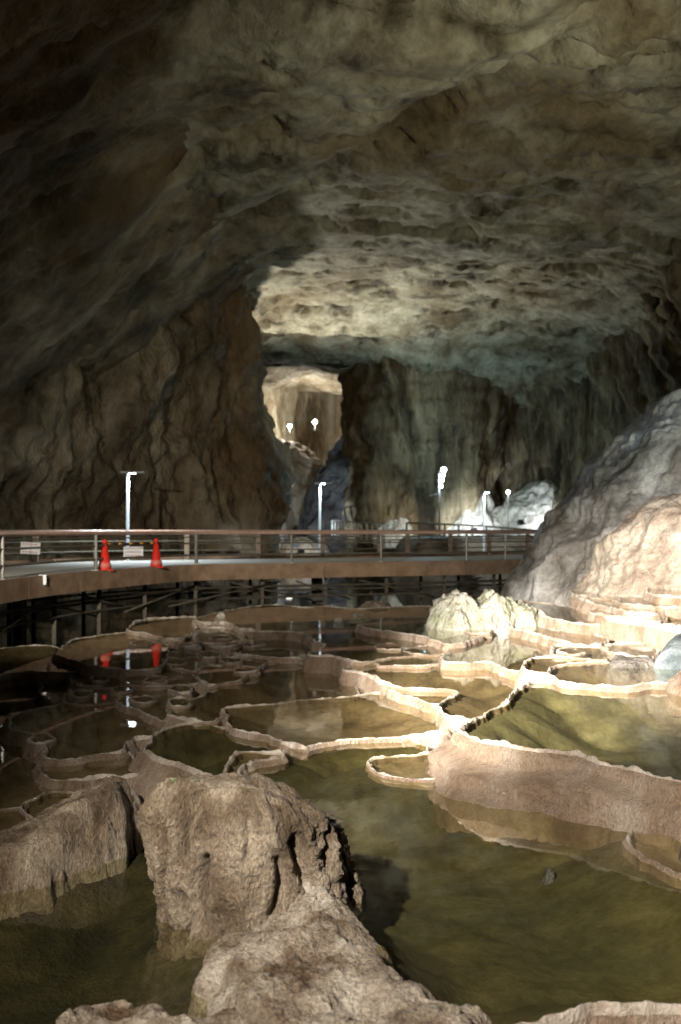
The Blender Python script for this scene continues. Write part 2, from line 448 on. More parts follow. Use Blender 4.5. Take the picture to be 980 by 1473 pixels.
def wall_disp(P, S, Z):
    a = 1.1 * fbm(P * np.array([0.16, 0.16, 0.12]), 3) + 0.75 * ridged(P * np.array([0.30, 0.30, 0.22]) + 5, 4)
    # slanting joints running down to the left
    q = np.stack([P[:, 0] * 0.9 + P[:, 2] * 0.55, P[:, 1] * 0.5, P[:, 2] * 0.25], -1)
    cr = np.exp(-(perlin((P + 0.5 * fbm(P * 0.8, 3)[:, None]) * np.array([0.4, 0.4, 0.25]) + 70) / 0.05) ** 2)
    return a + 0.35 * ridged(q * 0.6, 4) + 0.22 * fbm(P * 1.5, 4) - 0.16 * cr

def column_disp(P, S, Z):
    w = P + 0.8 * np.stack([fbm(P * 0.25 + 3, 2), fbm(P * 0.25 + 8, 2), np.zeros(len(P))], -1)
    fl = ridged(np.stack([w[:, 0] * 0.42, w[:, 1] * 0.42, w[:, 2] * 0.05], -1), 4, 0.55)
    deep = fbm(P * np.array([0.13, 0.13, 0.08]) + 2, 3)
    hang = np.maximum(0, Z - 5.5) * 0.10 * (1 + fbm(P * 0.5 + 20, 2))
    return 1.5 * fl + 2.2 * deep + 0.32 * fbm(P * 1.3, 4) + hang

# left wall with the rock nose that closes the left half of the view
curtain('cave_wall_left', [(-10, -16, 1.5), (-10, -6, 2.0), (-11, 6, 2.8), (-12.5, 18, 3.2), (-13.2, 27, 3.2), (-11.2, 33.2, 2.2), (-8.3, 37.8, 1.2),
                           (-5.7, 41.2, 0.6), (-4.2, 43.2, -1.2), (-4.1, 45.5, -1.8), (-5.8, 50, -1.5), (-8.5, 57, 0), (-11, 66, 0)],
        -1.2, 13.2, 0.13, M['wall'], wall_disp)
# right and back wall with flowstone columns
curtain('cave_wall_back', [(6.4, 82, 0), (4.8, 70, 0), (4.0, 63.2, 0), (5.4, 60.6, 0.5), (7.2, 61.5, 0.5), (9.4, 63.4, 1), (12, 62, 1), (15.5, 58, 1.5),
                           (18, 51, 2), (18.5, 42, 3), (17.5, 33, 3), (17, 24, 2.5), (16, 12, 2), (13, 0, 2), (11, -16, 1)],
        -1.2, 13.6, 0.16, M['flow'], column_disp)
curtain('cave_wall_rear', [(11.5, -13, 0), (5, -15, 0), (-4, -15, 0), (-10.5, -13, 0)], -1.2, 13, 0.5, M['wall'], wall_disp)
# the far chamber seen through the gap
curtain('cave_wall_far', [(-13, 64, 0), (-11, 74, 0), (-8.5, 84, 0), (-5, 91, 0), (0, 93, 0), (4, 88, 0), (5, 80, 0), (3.5, 72, 0)],
        -1.2, 20, 0.3, M['far'], lambda P, S, Z: 0.55 * column_disp(P, S, Z * 0 + 3))

def make_ceiling():
    xs = np.arange(-16, 21, 0.12)
    ys = np.concatenate([np.arange(-17, 12, 0.5), np.arange(12, 34, 0.105), np.arange(34, 56, 0.13), np.arange(56, 71, 0.3)])
    X, Y = np.meshgrid(xs, ys, indexing='ij')
    P = np.stack([X.ravel(), Y.ravel(), 0 * X.ravel()], -1)
    x, y = P[:, 0], P[:, 1]
    z = 11.7 + 0 * x
    z -= 0.03 * np.maximum(0, x - 7) ** 2 + 0.0
    z += 0.55 * fbm(P * 0.07, 3) + 0.20 * fbm(P * np.array([0.18, 0.27, 1]) + 11, 3)
    wob = 1.8 * fbm(P * np.array([0.16, 0.05, 1]) + 4, 4)
    # the left side comes down as one slanting overhang into the wall
    ov = -x - 3.6 + 1.2 * fbm(P * 0.2 + 15, 3)
    z -= 0.85 * (np.sqrt(ov ** 2 + 0.6) + ov) * 0.5 * sstep((50 - y) / 4)
    # ledges across the roof: overlapping beds of limestone, each edge a small step
    for y0, h, slope, sharp in ((15.2, 0.30, -0.18, 0.25), (18.6, -0.42, 0.10, 0.22), (21.2, 0.35, -0.10, 0.25), (24.6, -0.36, 0.16, 0.2),
                                (28.4, 0.30, -0.05, 0.3), (32.0, -0.34, 0.12, 0.25)):
        t = y - y0 - slope * x - wob
        z += 0.65 * h * (sstep(t / sharp + 0.5) - sstep(t / 5.0 - 0.2))
    # a long diagonal fold from the nose of the left wall up to the near right
    t = (y - 30) + 1.55 * (x + 1.5) + 1.2 * wob
    z += 0.5 * np.exp(-(t / 0.9) ** 2) * sstep((y - 14) / 4) * sstep((36 - y) / 5) - 0.35 * sstep((-t) / 4) * sstep((y - 10) / 6) * sstep((40 - y) / 6)
    # drooping fringe where the lit roof ends, then a higher dark recess
    t = y - 51.0 - 0.8 * wob - 0.12 * x
    z -= 0.4 * np.exp(-(t / 1.6) ** 2) * (1 + 0.6 * fbm(P * np.array([1.2, 0.3, 1]), 3))
    z += 0.9 * sstep((y - 34) / 12) + 0.4 * sstep((t - 1.5) / 2.5)
    z -= 3.2 * sstep((y - 51.5) / 9) * (0.35 + 0.65 * sstep((x - 1.0) / 4))
    z += 0.09 * ridged(P * np.array([0.5, 0.42, 1]) + 31, 4) + 0.09 * fbm(P * np.array([1.1, 0.9, 1]) + 3, 5, 0.62)
    z += 0.22 * np.clip(fbm(P * np.array([1.0, 0.9, 1]) + 90, 4, 0.6) - 0.22, 0, 0.5) * 4
    # open joints
    for fr_, sd_, dp_ in ((0.16, 0, 0.22), (0.33, 40, 0.15), (0.6, 90, 0.08)):
        pn = perlin((P + 0.6 * np.stack([fbm(P * 0.7 + sd_, 3), fbm(P * 0.7 + 9 + sd_, 3), 0 * x], -1)) * np.array([fr_, fr_ * 0.9, 1]) + sd_)
        z += dp_ * np.exp(-(pn / (0.10 * fr_ ** 0.5)) ** 2) * sstep((fbm(P * 0.25 + sd_ + 5, 3) + 0.15) / 0.3)
    # solution pockets
    r = random.Random(5)
    spots = [pz(540, 170, 11.6) + (0.55, 0.3, 0.6), pz(605, 183, 11.6) + (0.5, 0.26, 0.6), pz(400, 125, 11.6) + (0.45, 0.3, 0.4),
             pz(790, 100, 11.6) + (0.35, 0.25, 0.45), pz(855, 92, 11.6) + (0.6, 0.25, 0.45), pz(430, 338, 11.6) + (0.5, 0.6, 0.5),
             pz(840, 415, 11.4) + (1.6, 1.0, 0.5), pz(745, 255, 11.6) + (0.3, 0.3, 0.4)]
    for _ in range(320):
        s = 0.15 + 0.32 * r.random() ** 2.2
        spots.append((r.uniform(-8, 12), r.uniform(14, 50), s * r.uniform(1.0, 1.9), s * r.uniform(0.6, 1.0), s * r.uniform(1.0, 1.7)))
    for sx, sy, rx, ry, h in spots:
        k = np.where((np.abs(x - sx) < 2 * rx) & (np.abs(y - sy) < 2 * ry))[0]
        if len(k):
            d = ((x[k] - sx) / rx) ** 2 + ((y[k] - sy) / ry) ** 2
            z[k] += h * np.exp(-d ** 2 * 1.5)
    V = np.stack([x, y, z], -1)
    V[:, 0] += 0.14 * fbm(V * 0.8 + 50, 3); V[:, 1] += 0.14 * fbm(V * 0.8 + 70, 3)
    make_ceiling.V = V
    FF = grid_faces(len(xs), len(ys))
    FF = FF[~((y[FF].mean(1) > 62.5) & (x[FF].mean(1) < 3.0))]       # the roof breaks off over the gap
    o = mesh_obj('cave_ceiling', V, FF, M['ceil']); tag(o, kind='structure')
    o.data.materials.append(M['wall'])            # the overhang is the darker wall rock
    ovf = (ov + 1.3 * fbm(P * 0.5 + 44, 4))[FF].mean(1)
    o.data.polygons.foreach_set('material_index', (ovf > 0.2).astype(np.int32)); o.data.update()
    # roof of the far chamber
    xs = np.arange(-15, 9, 0.4); ys = np.arange(61, 96, 0.4)
    X, Y = np.meshgrid(xs, ys, indexing='ij'); P = np.stack([X.ravel(), Y.ravel(), 0 * X.ravel()], -1)
    z = 14.6 + 1.5 * fbm(P * 0.2 + 6, 4) - 2.4 * sstep((66 - Y.ravel()) / 4)
    V = P.copy(); V[:, 2] = z
    o = mesh_obj('cave_ceiling_far', V, grid_faces(len(xs), len(ys)), M['far']); tag(o, kind='structure')
make_ceiling()

# ------------------------------------------------------------------ floor and lake
def make_floor():
    xs = np.arange(-14, 20, 0.25); ys = np.concatenate([np.arange(-16, 3, 1.0), np.arange(3, 34, 0.2), np.arange(34, 97, 0.6)])
    X, Y = np.meshgrid(xs, ys, indexing='ij'); P = np.stack([X.ravel(), Y.ravel(), 0 * X.ravel()], -1)
    x, y = P[:, 0], P[:, 1]
    z = -0.75 + 1.2 * sstep((x - 1.8) / 4.5) * sstep((y - 9.5) / 5.5) * sstep((30 - y) / 6) + 0.10 * fbm(P * 0.7, 4)
    z -= 0.8 * sstep((y - 24) / 4) * sstep((42 - y) / 8) + 0.3 * sstep((y - 60) / 5)
    # bank with a path at the foot of the back wall
    z += 2.4 * sstep((x - 2.2) / 1.6) * sstep((y - 43.5) / 1.5)
    V = P.copy(); V[:, 2] = z
    tag(mesh_obj('cave_floor', V, grid_faces(len(xs), len(ys)), M['ground']), kind='structure')
    w = MB(); w.v = [(-14, 2.5, -0.45), (20, 2.5, -0.45), (20, 97, -0.45), (-14, 97, -0.45)]; w.f = [(0, 1, 2, 3)]
    tag(w.build('cave_lake_water', M['lake']), kind='structure')
make_floor()

# ------------------------------------------------------------------ rimstone pools
# label, water level (m), traced outline (photograph pixels on that level), depth, bed, wall slope, drop, crest height
POOLS = [
 ('large olive pool in the foreground right of the fluted stump', 0.02,
  [(333,1095),(345,1085),(401,1086),(408,1079),(452,1072),(489,1065),(535,1062),(571,1062),(608,1071),(622,1086),(660,1090),(760,1120),(880,1160),(980,1190),(1120,1240),(1180,1360),(1120,1470),(980,1446),(900,1441),(840,1444),(800,1462),(740,1480),(640,1500),(560,1450),(490,1370),(440,1310),(400,1260),(370,1180),(348,1120)], 0.30, 'g', 0.25, 0.4, 0.022),
 ('shadowy olive pool at the bottom left before the leaning rock', -0.06,
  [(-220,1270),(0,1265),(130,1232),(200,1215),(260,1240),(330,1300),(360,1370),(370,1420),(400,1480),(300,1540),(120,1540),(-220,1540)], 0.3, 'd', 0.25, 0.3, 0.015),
 ('broad clear pool in the right foreground behind the sparkling pink rim', 0.38,
  [(680,1037),(669,1045),(665,1053),(690,1065),(716,1071),(767,1079),(833,1085),(864,1098),(895,1104),(941,1116),(985,1124),(1080,1150),(1250,1120),(1250,1000),(1060,985),(985,982),(930,983),(900,987),(860,985),(800,983),(766,982),(750,991),(735,1003),(726,1013),(705,1022),(695,1031)], 0.34, 'o', 0.72, 0.46, 0.03),
 ('brown pool in the middle bounded by a lit ribbon rim', 0.06,
  [(321,1021),(330,1017),(360,1015),(400,1012),(440,1006),(495,1003),(540,998),(600,1000),(640,1020),(662,1040),(640,1049),(600,1056),(560,1061),(535,1062),(489,1064),(452,1071),(438,1076),(415,1069),(388,1058),(351,1052),(334,1042),(327,1032)], 0.14, 'b', 0.3, 0.25, 0.02),
 ('olive pool behind the stump with a wet pink outer wall', 0.0,
  [(210,1079),(216,1068),(225,1058),(238,1050),(259,1043),(294,1040),(312,1045),(330,1049),(350,1050),(390,1060),(421,1076),(404,1082),(358,1082),(340,1088),(330,1105),(318,1117),(297,1111),(271,1102),(238,1092)], 0.22, 'g', 0.5, 0.34, 0.02),
 ('tiny rough pit between the stump and the olive pool', 0.07,
  [(322,1116),(330,1100),(340,1086),(358,1081),(392,1084),(404,1086),(388,1092),(366,1096),(348,1106),(336,1118)], 0.10, 'b', 0.4, 0.2, 0.04),
 ('small oval basin with a beaded pale rim touching the pink wall', 0.045,
  [(532,1097),(542,1090),(573,1088),(598,1087),(618,1083),(632,1092),(636,1112),(619,1121),(593,1120),(563,1116),(545,1110)], 0.12, 'b', 0.15, 0.25, 0.018),
 ('half round basin at the right edge below the pink wall', 0.05,
  [(908,1203),(912,1218),(925,1228),(945,1238),(965,1248),(985,1256),(1100,1290),(1160,1240),(1100,1180),(985,1180),(935,1186),(914,1194)], 0.10, 'b', 0.4, 0.3, 0.02),
 ('pool left of centre mirroring the tall lamp pole', -0.10,
  [(14,1045),(20,1030),(45,1021),(77,1015),(95,1009),(110,1013),(140,1012),(165,1010),(184,1017),(205,1026),(226,1033),(236,1048),(226,1060),(194,1062),(180,1072),(168,1081),(128,1085),(102,1090),(64,1089),(69,1077),(57,1059),(41,1053),(25,1050)], 0.16, 'b', 0.45, 0.25, 0.02),
 ('narrow dark pool with rippled blue glints above the leaning rock', -0.16,
  [(62,1092),(102,1091),(128,1087),(168,1082),(192,1088),(200,1108),(191,1116),(143,1117),(122,1120),(84,1121),(66,1114)], 0.14, 'b', 0.4, 0.2, 0.02),
 ('dark pool directly behind the leaning rock', -0.23,
  [(34,1160),(50,1148),(75,1138),(105,1140),(145,1143),(192,1143),(184,1172),(110,1202),(60,1196),(46,1180)], 0.14, 'b', 0.4, 0.2, 0.018),
 ('brown pool at the left edge just above the leaning rock', -0.25,
  [(-70,1166),(0,1166),(28,1161),(45,1181),(60,1196),(0,1232),(-70,1242)], 0.12, 'b', 0.4, 0.2, 0.015),
 ('unlit pool at the left edge below the lamp mirroring pool', -0.24,
  [(-70,1015),(0,1012),(15,1022),(8,1045),(25,1058),(55,1082),(60,1110),(60,1138),(32,1158),(0,1163),(-70,1164)], 0.14, 'b', 0.4, 0.15, 0.012),
 ('round pool mirroring the red cone, nearest the walkway at left', 0.11,
  [(84,942),(89,934),(102,922),(125,917),(161,912),(186,910),(219,915),(238,926),(240,942),(230,957),(205,963),(170,962),(128,956),(104,949)], 0.10, 'b', 0.2, 0.3, 0.018),
 ('shallow pool behind the round cone mirroring pool', 0.17,
  [(186,906),(195,896),(215,891),(260,888),(282,889),(282,902),(276,912),(258,919),(230,916),(205,910)], 0.08, 'b', 0.2, 0.3, 0.03),
 ('wide far pool along the walkway with a glittering dark front wall', 0.26,
  [(283,890),(320,880),(360,873),(400,870),(440,874),(470,872),(510,876),(560,874),(610,872),(650,880),(660,905),(650,930),(632,938),(600,942),(560,945),(540,949),(517,952),(480,944),(446,941),(456,935),(468,927),(452,920),(437,911),(400,908),(373,908),(363,904),(346,904),(340,899),(320,894),(300,896)], 0.10, 'b', 0.12, 0.35, 0.02),
 ('pool with a white lit wall, left of the white green mound', 0.37,
  [(519,898),(527,903),(560,908),(598,913),(625,920),(652,926),(690,915),(680,897),(630,889),(570,888),(535,891)], 0.10, 'b', 0.15, 0.3, 0.02),
 ('sliver of a basin below the white lit wall', 0.27,
  [(586,935),(600,930),(632,928),(645,935),(634,941),(612,941),(595,939)], 0.06, 'b', 0.2, 0.15, 0.015),
 ('small shaded half moon pool in the middle distance', 0.24,
  [(540,950),(555,944),(580,941),(632,944),(648,950),(615,957),(570,957),(546,956)], 0.08, 'b', 0.2, 0.2, 0.018),
 ('dark mirror pool in the centre with a tan angular front wall', 0.20,
  [(496,963),(515,967),(537,973),(565,985),(599,989),(644,991),(659,995),(651,1003),(641,1008),(634,1015),(640,1028),(660,1033),(690,1035),(725,1018),(770,990),(790,975),(750,955),(690,948),(640,945),(590,947),(540,951),(508,957)], 0.14, 'b', 0.14, 0.3, 0.018),
 ('narrow wedge pool in front of the tan angular wall', 0.16,
  [(560,989),(600,991),(645,993),(652,999),(640,1008),(628,1012),(600,1004),(575,997)], 0.08, 'b', 0.14, 0.3, 0.016),
 ('open pool mirroring the right lamp pole as a white streak', 0.30,
  [(636,951),(640,941),(648,929),(655,921),(648,911),(675,904),(707,899),(738,903),(773,916),(799,930),(800,942),(772,947),(758,953),(752,966),(728,961),(718,956),(701,952),(660,953)], 0.11, 'b', 0.15, 0.25, 0.02),
 ('long shallow pool behind the broad clear pool', 0.44,
  [(784,968),(788,962),(797,957),(820,954),(867,953),(925,950),(1010,950),(1010,980),(930,983),(895,987),(821,981),(800,975)], 0.10, 'b', 0.3, 0.25, 0.02),
 ('rounded brown pool beside the streak mirroring pool', 0.455,
  [(752,961),(755,952),(770,947),(797,945),(860,945),(872,950),(820,954),(797,958),(785,967),(765,966)], 0.09, 'b', 0.25, 0.28, 0.02),
 ('little pool with a bright lip above the rounded brown pool', 0.475,
  [(797,944),(795,933),(802,929),(860,932),(875,940),(868,948),(830,946)], 0.07, 'b', 0.25, 0.28, 0.02),
 ('slim pool behind the thick white curving lip', 0.42,
  [(738,903),(775,913),(800,921),(830,928),(852,929),(876,920),(850,912),(800,907),(765,899)], 0.06, 'b', 0.3, 0.3, 0.035),
 ('pool above the long white wall by the white green mound', 0.58,
  [(690,864),(720,871),(746,878),(773,884),(795,889),(848,898),(876,890),(860,880),(820,873),(790,869),(740,864)], 0.07, 'b', 0.12, 0.4, 0.025),
 ('basin on top of the glaring white block', 0.70,
  [(849,881),(878,886),(911,890),(942,894),(964,886),(950,878),(900,876),(866,876)], 0.06, 'b', 0.10, 0.42, 0.03),
 ('basin behind the white block with an orange lit lip', 0.78,
  [(830,857),(851,866),(872,872),(905,880),(945,882),(964,874),(930,868),(895,866),(888,861),(858,855)], 0.06, 'b', 0.15, 0.35, 0.03),
 ('strip of water behind a straight white lip before the boulder', 0.84,
  [(891,862),(898,868),(930,871),(972,874),(1000,866),(945,860),(905,858)], 0.05, 'b', 0.15, 0.35, 0.025),
 ('highest orange terrace basin at the right edge', 0.96,
  [(933,849),(941,856),(972,859),(1020,860),(1020,842),(965,838),(944,841)], 0.05, 'b', 0.2, 0.4, 0.04),
 ('still pool at the foot of the big boulder', 0.80,
  [(822,850),(845,858),(890,863),(938,857),(936,848),(890,844),(850,844)], 0.05, 'b', 0.2, 0.4, 0.02),
 ('shallow terrace at the right edge behind the blue grey rock', 0.66,
  [(936,894),(958,899),(1010,903),(1020,892),(965,886)], 0.05, 'b', 0.3, 0.4, 0.03),
 ('small lit pool left of the blue grey rock', 0.52,
  [(874,929),(900,926),(932,927),(945,936),(935,944),(900,941),(880,936)], 0.06, 'b', 0.3, 0.3, 0.025),
 ('large shaded pool left of centre with a thin curved far rim', 0.02,
  [(243,1027),(271,1033),(302,1037),(322,1030),(360,1030),(440,1025),(510,1005),(505,975),(480,960),(445,957),(409,948),(384,952),(373,959),(353,973),(343,979),(320,982),(303,986),(296,1000),(270,1008),(252,1017)], 0.15, 'b', 0.35, 0.25, 0.018),
 ('mid distance pool enclosed by broken glittering rims', 0.065,
  [(289,951),(300,956),(318,958),(330,951),(360,945),(400,944),(411,948),(384,953),(373,959),(353,973),(343,979),(320,982),(303,985),(292,979),(286,965)], 0.08, 'b', 0.25, 0.22, 0.02),
 ('small stepped pool with a tall silvery left rim', 0.17,
  [(281,913),(288,906),(310,903),(340,906),(352,917),(343,928),(310,928),(286,923)], 0.08, 'b', 0.15, 0.25, 0.03),
 ('pool at the foot of the glittering dark front wall', 0.11,
  [(333,932),(345,925),(370,917),(440,914),(455,932),(446,943),(409,946),(380,944),(355,941),(338,939)], 0.08, 'b', 0.2, 0.2, 0.015),
 ('small cup shaped pool right of the round cone mirroring pool', 0.075,
  [(234,946),(245,938),(275,940),(287,950),(284,965),(265,963),(245,959)], 0.07, 'b', 0.2, 0.22, 0.025),
 ('low dim pool below the cup shaped pool', 0.03,
  [(176,972),(200,966),(235,962),(270,969),(285,976),(280,983),(245,986),(200,986),(182,980)], 0.08, 'b', 0.25, 0.2, 0.02),
 ('kidney shaped pool above a grey lit slanting wall', -0.03,
  [(170,1006),(180,998),(200,991),(225,986),(242,990),(259,1003),(263,1010),(249,1017),(244,1026),(240,1036),(222,1031),(200,1021),(180,1013)], 0.10, 'b', 0.3, 0.25, 0.022),
 ('tiny ring shaped basin on the rim of the shaded pool', 0.05,
  [(243,1010),(250,1005),(262,1004),(270,1011),(261,1015),(248,1015)], 0.05, 'b', 0.3, 0.2, 0.022),
 ('small pool behind the lamp mirroring pool', -0.07,
  [(97,1011),(95,1000),(110,991),(130,986),(160,986),(176,991),(168,1002),(160,1009),(130,1012)], 0.08, 'b', 0.3, 0.2, 0.018),
 ('dim nook of water left of the small pool behind the lamp mirror', -0.12,
  [(60,992),(62,976),(90,968),(115,971),(120,981),(100,991),(90,1004),(75,1011)], 0.08, 'b', 0.3, 0.2, 0.03),
 ('pool with a small red reflection in front of the round pool', -0.03,
  [(102,976),(112,965),(135,962),(165,968),(179,979),(170,988),(130,986),(114,986)], 0.08, 'b', 0.3, 0.2, 0.02),
 ('dark pool at the left edge level with the red reflection', -0.16,
  [(-70,976),(0,972),(40,968),(60,976),(60,995),(40,1006),(0,1011),(-70,1013)], 0.08, 'b', 0.3, 0.2, 0.015),
 ('unlit shallow pool between the walkway piers and the round pool', 0.02,
  [(-40,940),(10,932),(60,928),(88,934),(86,948),(104,955),(120,960),(90,967),(40,966),(0,970),(-40,972)], 0.08, 'b', 0.3, 0.2, 0.012),
]

# tiny basins among the broken rims left of centre and along the far steps
_g2 = random.Random(21)
for (mx_, my_, mw_, mh_, ml_) in ((252, 951, 15, 4.5, 0.11), (302, 941, 18, 5, 0.13), (332, 949, 14, 4, 0.11), (262, 990, 16, 5, 0.035), (226, 978, 17, 5, 0.06), (206, 1006, 15, 5, -0.005),
                                  (318, 917, 14, 4, 0.20), (362, 926, 16, 4.5, 0.15), (146, 976, 15, 4.5, 0.0), (118, 998, 13, 4.5, -0.045), 
                                  (352, 962, 16, 5, 0.095), (274, 928, 14, 4, 0.15), (205, 924, 15, 4, 0.14), (176, 990, 13, 4.5, 0.0), 
                                  (60, 1062, 18, 7, -0.16), (820, 936, 18, 4, 0.50), (690, 908, 20, 4, 0.33), (560, 930, 20, 4.5, 0.285)):
    _c = []
    for k_ in range(9):
        a_ = 2 * math.pi * k_ / 9; r_ = _g2.uniform(0.75, 1.2)
        _c.append((mx_ + mw_ * r_ * math.cos(a_), my_ + mh_ * r_ * math.sin(a_)))
    POOLS.append(('tiny shallow basin tucked among the broken rims of the larger pools', ml_, _c, 0.05, 'b', 0.15, 0.2, 0.02))

def inside_poly(P, poly):
    x, y = P[:, 0], P[:, 1]; c = np.zeros(len(P), bool)
    a = poly; b = np.roll(poly, -1, 0)
    for (x1, y1), (x2, y2) in zip(a, b):
        if y1 == y2: continue
        k = (y1 > y) != (y2 > y)
        c ^= k & (x < (x2 - x1) * (y - y1) / (y2 - y1) + x1)
    return c

def dist_poly(P, poly):
    a = poly; d = np.roll(poly, -1, 0) - a; L = (d ** 2).sum(1) + 1e-12
    out = np.full(len(P), 1e9)
    for i in range(len(a)):
        q = P - a[i]; t = np.clip((q @ d[i]) / L[i], 0, 1)
        e = q - t[:, None] * d[i]
        out = np.minimum(out, (e ** 2).sum(1))
    return np.sqrt(out)

BLOCK = [np.array([(-1.02, 5.1), (-1.0, 5.8), (-0.5, 5.9), (0.0, 5.75), (0.02, 5.05), (-0.5, 4.98)])] + [np.array([pz(x, y, z) for x, y in c]) for c, z in (
    ([(278, 1366), (300, 1345), (350, 1335), (400, 1290), (430, 1245), (480, 1225), (505, 1255), (520, 1300), (545, 1345), (590, 1395), (650, 1425), (730, 1465), (740, 1520), (620, 1560), (340, 1560), (300, 1440)], 0.05),
    ([(-200, 1330), (0, 1298), (60, 1288), (130, 1262), (186, 1240), (200, 1215), (180, 1195), (120, 1205), (40, 1225), (-200, 1250)], -0.1),
    ([(60, 1475), (110, 1450), (180, 1440), (250, 1446), (300, 1462), (430, 1465), (430, 1560), (60, 1560)], -0.02))]
def build_pools():
    data = []
    for label, w, cont, depth, bed, slope, drop, crest in POOLS:
        if label.startswith('tiny shallow'):          # barely stands above the pool it lies in
            under = [e['w'] for e in data if not e['label'].startswith('tiny') and inside_poly(np.array([pz(*np.mean(cont, 0), e['w'])]), e['C'])[0]]
            if under: w = max(under) + 0.022
        W = np.array([pz(x, y, w) for x, y in cont])
        D = W[:, 1].mean()
        near = min(D, max(W[:, 1].min(), 3.5) * 1.25)
        C, s = smooth_path(W, max(0.016, 0.0034 * near), True)
        n = path_normals(C, True)
        area = 0.5 * np.sum(C[:, 0] * np.roll(C[:, 1], -1) - np.roll(C[:, 0], -1) * C[:, 1])
        if area < 0: n = -n                                  # outward
        P3 = np.stack([C[:, 0], C[:, 1], np.full(len(C), w)], -1)
        wig = 0.05 * fbm(P3 * 2.2, 3) + 0.030 * fbm(P3 * 6.0 + 9, 3, 0.6) + 0.010 * (1 - 2 * np.abs(perlin(P3 * 9.0 + 40)))
        C = C + n * (wig * min(1.5, D / 9))[:, None]
        data.append(dict(label=label, w=w, C=C, n=n, s=s, depth=depth, bed=bed, slope=slope, drop=drop, crest=crest, D=D))
    order = sorted(range(len(data)), key=lambda i: data[i]['w'])
    for oi, i in enumerate(order):
        d = data[i]; C, n, w, s = d['C'], d['n'], d['w'], d['s']
        higher = [data[j] for j in order[oi + 1:]]
        higher = [h for h in higher if not (h['C'][:, 0].min() > C[:, 0].max() or h['C'][:, 0].max() < C[:, 0].min() or
                                            h['C'][:, 1].min() > C[:, 1].max() or h['C'][:, 1].max() < C[:, 1].min())]
        root = empty('rimstone_pool', (float(C[:, 0].mean()), float(C[:, 1].mean()), w))
        tag(root, d['label'], 'rimstone pool', 'rimstone pools stepping down the cave floor')
        off = np.array(root.location)
        # --- rim: a profile swept round the outline
        m = len(C)
        P3 = np.stack([C[:, 0], C[:, 1], np.full(m, w)], -1)
        # what lies outside each point of the rim: the highest pool there, else the cave floor
        lvl = np.full(m, -0.45)
        Oq = C + n * (0.16 + 0.6 * d['slope'] * 0.3)
        for j in order:
            if j != i:
                e = data[j]; k_ = inside_poly(Oq, e['C']) ; lvl[k_] = np.maximum(lvl[k_], e['w'])
        win = max(3, int(0.25 / max(1e-3, s[1] - s[0])))
        ker = np.ones(win) / win
        lvl = np.convolve(np.concatenate([lvl[-win:], lvl, lvl[:win]]), ker, 'same')[win:-win]
        hv = np.clip(w - lvl, 0.03, 1.1)                      # height of wall standing out of the water below
        lowf = fbm(P3 * 1.3 + 12, 3)
        cr = d['crest'] * (0.62 + 1.2 * lowf + 1.2 * fbm(P3 * 7 + 3, 3, 0.6) + 0.6 * perlin(P3 * 20))
        cr = np.where(hv < 0.12, cr - 0.007, cr)
        cr = np.clip(cr, np.where(hv < 0.12, -0.008, 0.003), 0.04)
        wide = np.clip(0.85 + 1.0 * fbm(P3 * 1.7 + 8, 3) + 0.9 * fbm(P3 * 8 + 2, 3, 0.6), 0.3, 2.0)
        slope = d['slope'] * np.clip(1 + 0.9 * fbm(P3 * 0.9 + 30, 3), 0.4, 1.8)
        prof = []
        for o, z in ((-0.12, -0.20), (-0.055, -0.085), (-0.016, -0.012)): prof.append((o * wide, np.full(m, z)))
        prof.append((-0.007 * wide, cr * 0.7)); prof.append((0.0 * wide, cr * 1.0)); prof.append((0.008 * wide, cr * 0.75))
        nt1 = 7 if d['slope'] <= 0.5 else 26
        def wall(t, zz):
            q = np.stack([C[:, 0] * 4.0, C[:, 1] * 4.0, zz * 1.6 + w], -1)
            q2 = np.stack([C[:, 0] * 2.4, C[:, 1] * 2.4, zz * 7], -1)
            hs = np.minimum(1.0, hv / 0.2)
            q3 = np.stack([C[:, 0] * 6, C[:, 1] * 6, zz * 9 + w], -1)
            flute = hs * (0.018 * fbm(q, 4, 0.6) * min(1, 1.6 * t) + (0.022 * fbm(q3, 4, 0.6) + 0.012 * ridged(q3 * 2.0 + 5, 2)) * min(1, 2.0 * t))
            if d['slope'] > 0.5:          # the big wall: ribbed lip, a ledge half way, a bulging foot
                rib = 0.028 * ridged(np.stack([C[:, 0] * 9, C[:, 1] * 9, zz * 2], -1), 2) * sstep(t / 0.12) * sstep((0.5 - t) / 0.2)
                ledge = 0.30 + 0.25 * fbm(np.stack([C[:, 0] * 1.2, C[:, 1] * 1.2, np.full(m, 3.0)], -1), 2)
                shape = 0.22 * t + 0.62 * sstep((t - ledge) / 0.22) + 0.16 * t ** 3
                lump = 0.10 * fbm(q2, 4, 0.55) * t
                return 0.008 * wide + slope * np.minimum(hv, 0.5) * shape + flute + rib + lump
            lump = slope * hs * (0.16 * fbm(q2, 4, 0.55) + 0.05 * ridged(q2 * 2.2 + 4, 3)) * min(t, 1)
            return 0.008 * wide + 0.010 * hs * min(1, t * 2.5) + slope * np.minimum(hv, 0.5) * min(t, 1) ** 1.2 + flute + lump
        for k in range(nt1):
            t = (k + 0.5) / (nt1 - 0.5)
            prof.append((wall(t, -hv * t), -hv * t + 0.0))
        nvis = len(prof)
        for k in (1, 2, 3):
            t = 1 + k * 0.35
            prof.append((wall(1.0, -hv) + 0.025 * k, -hv - 0.13 * k))
        w2 = min(m // 3, max(3, int((0.10 + 0.9 * d['slope'] * 0.4) / max(1e-3, s[1] - s[0]))))
        n2 = np.stack([np.convolve(np.concatenate([n[-w2:, q], n[:, q], n[:w2, q]]), np.hanning(w2 + 2)[1:-1], 'same')[w2:-w2] for q in (0, 1)], -1)
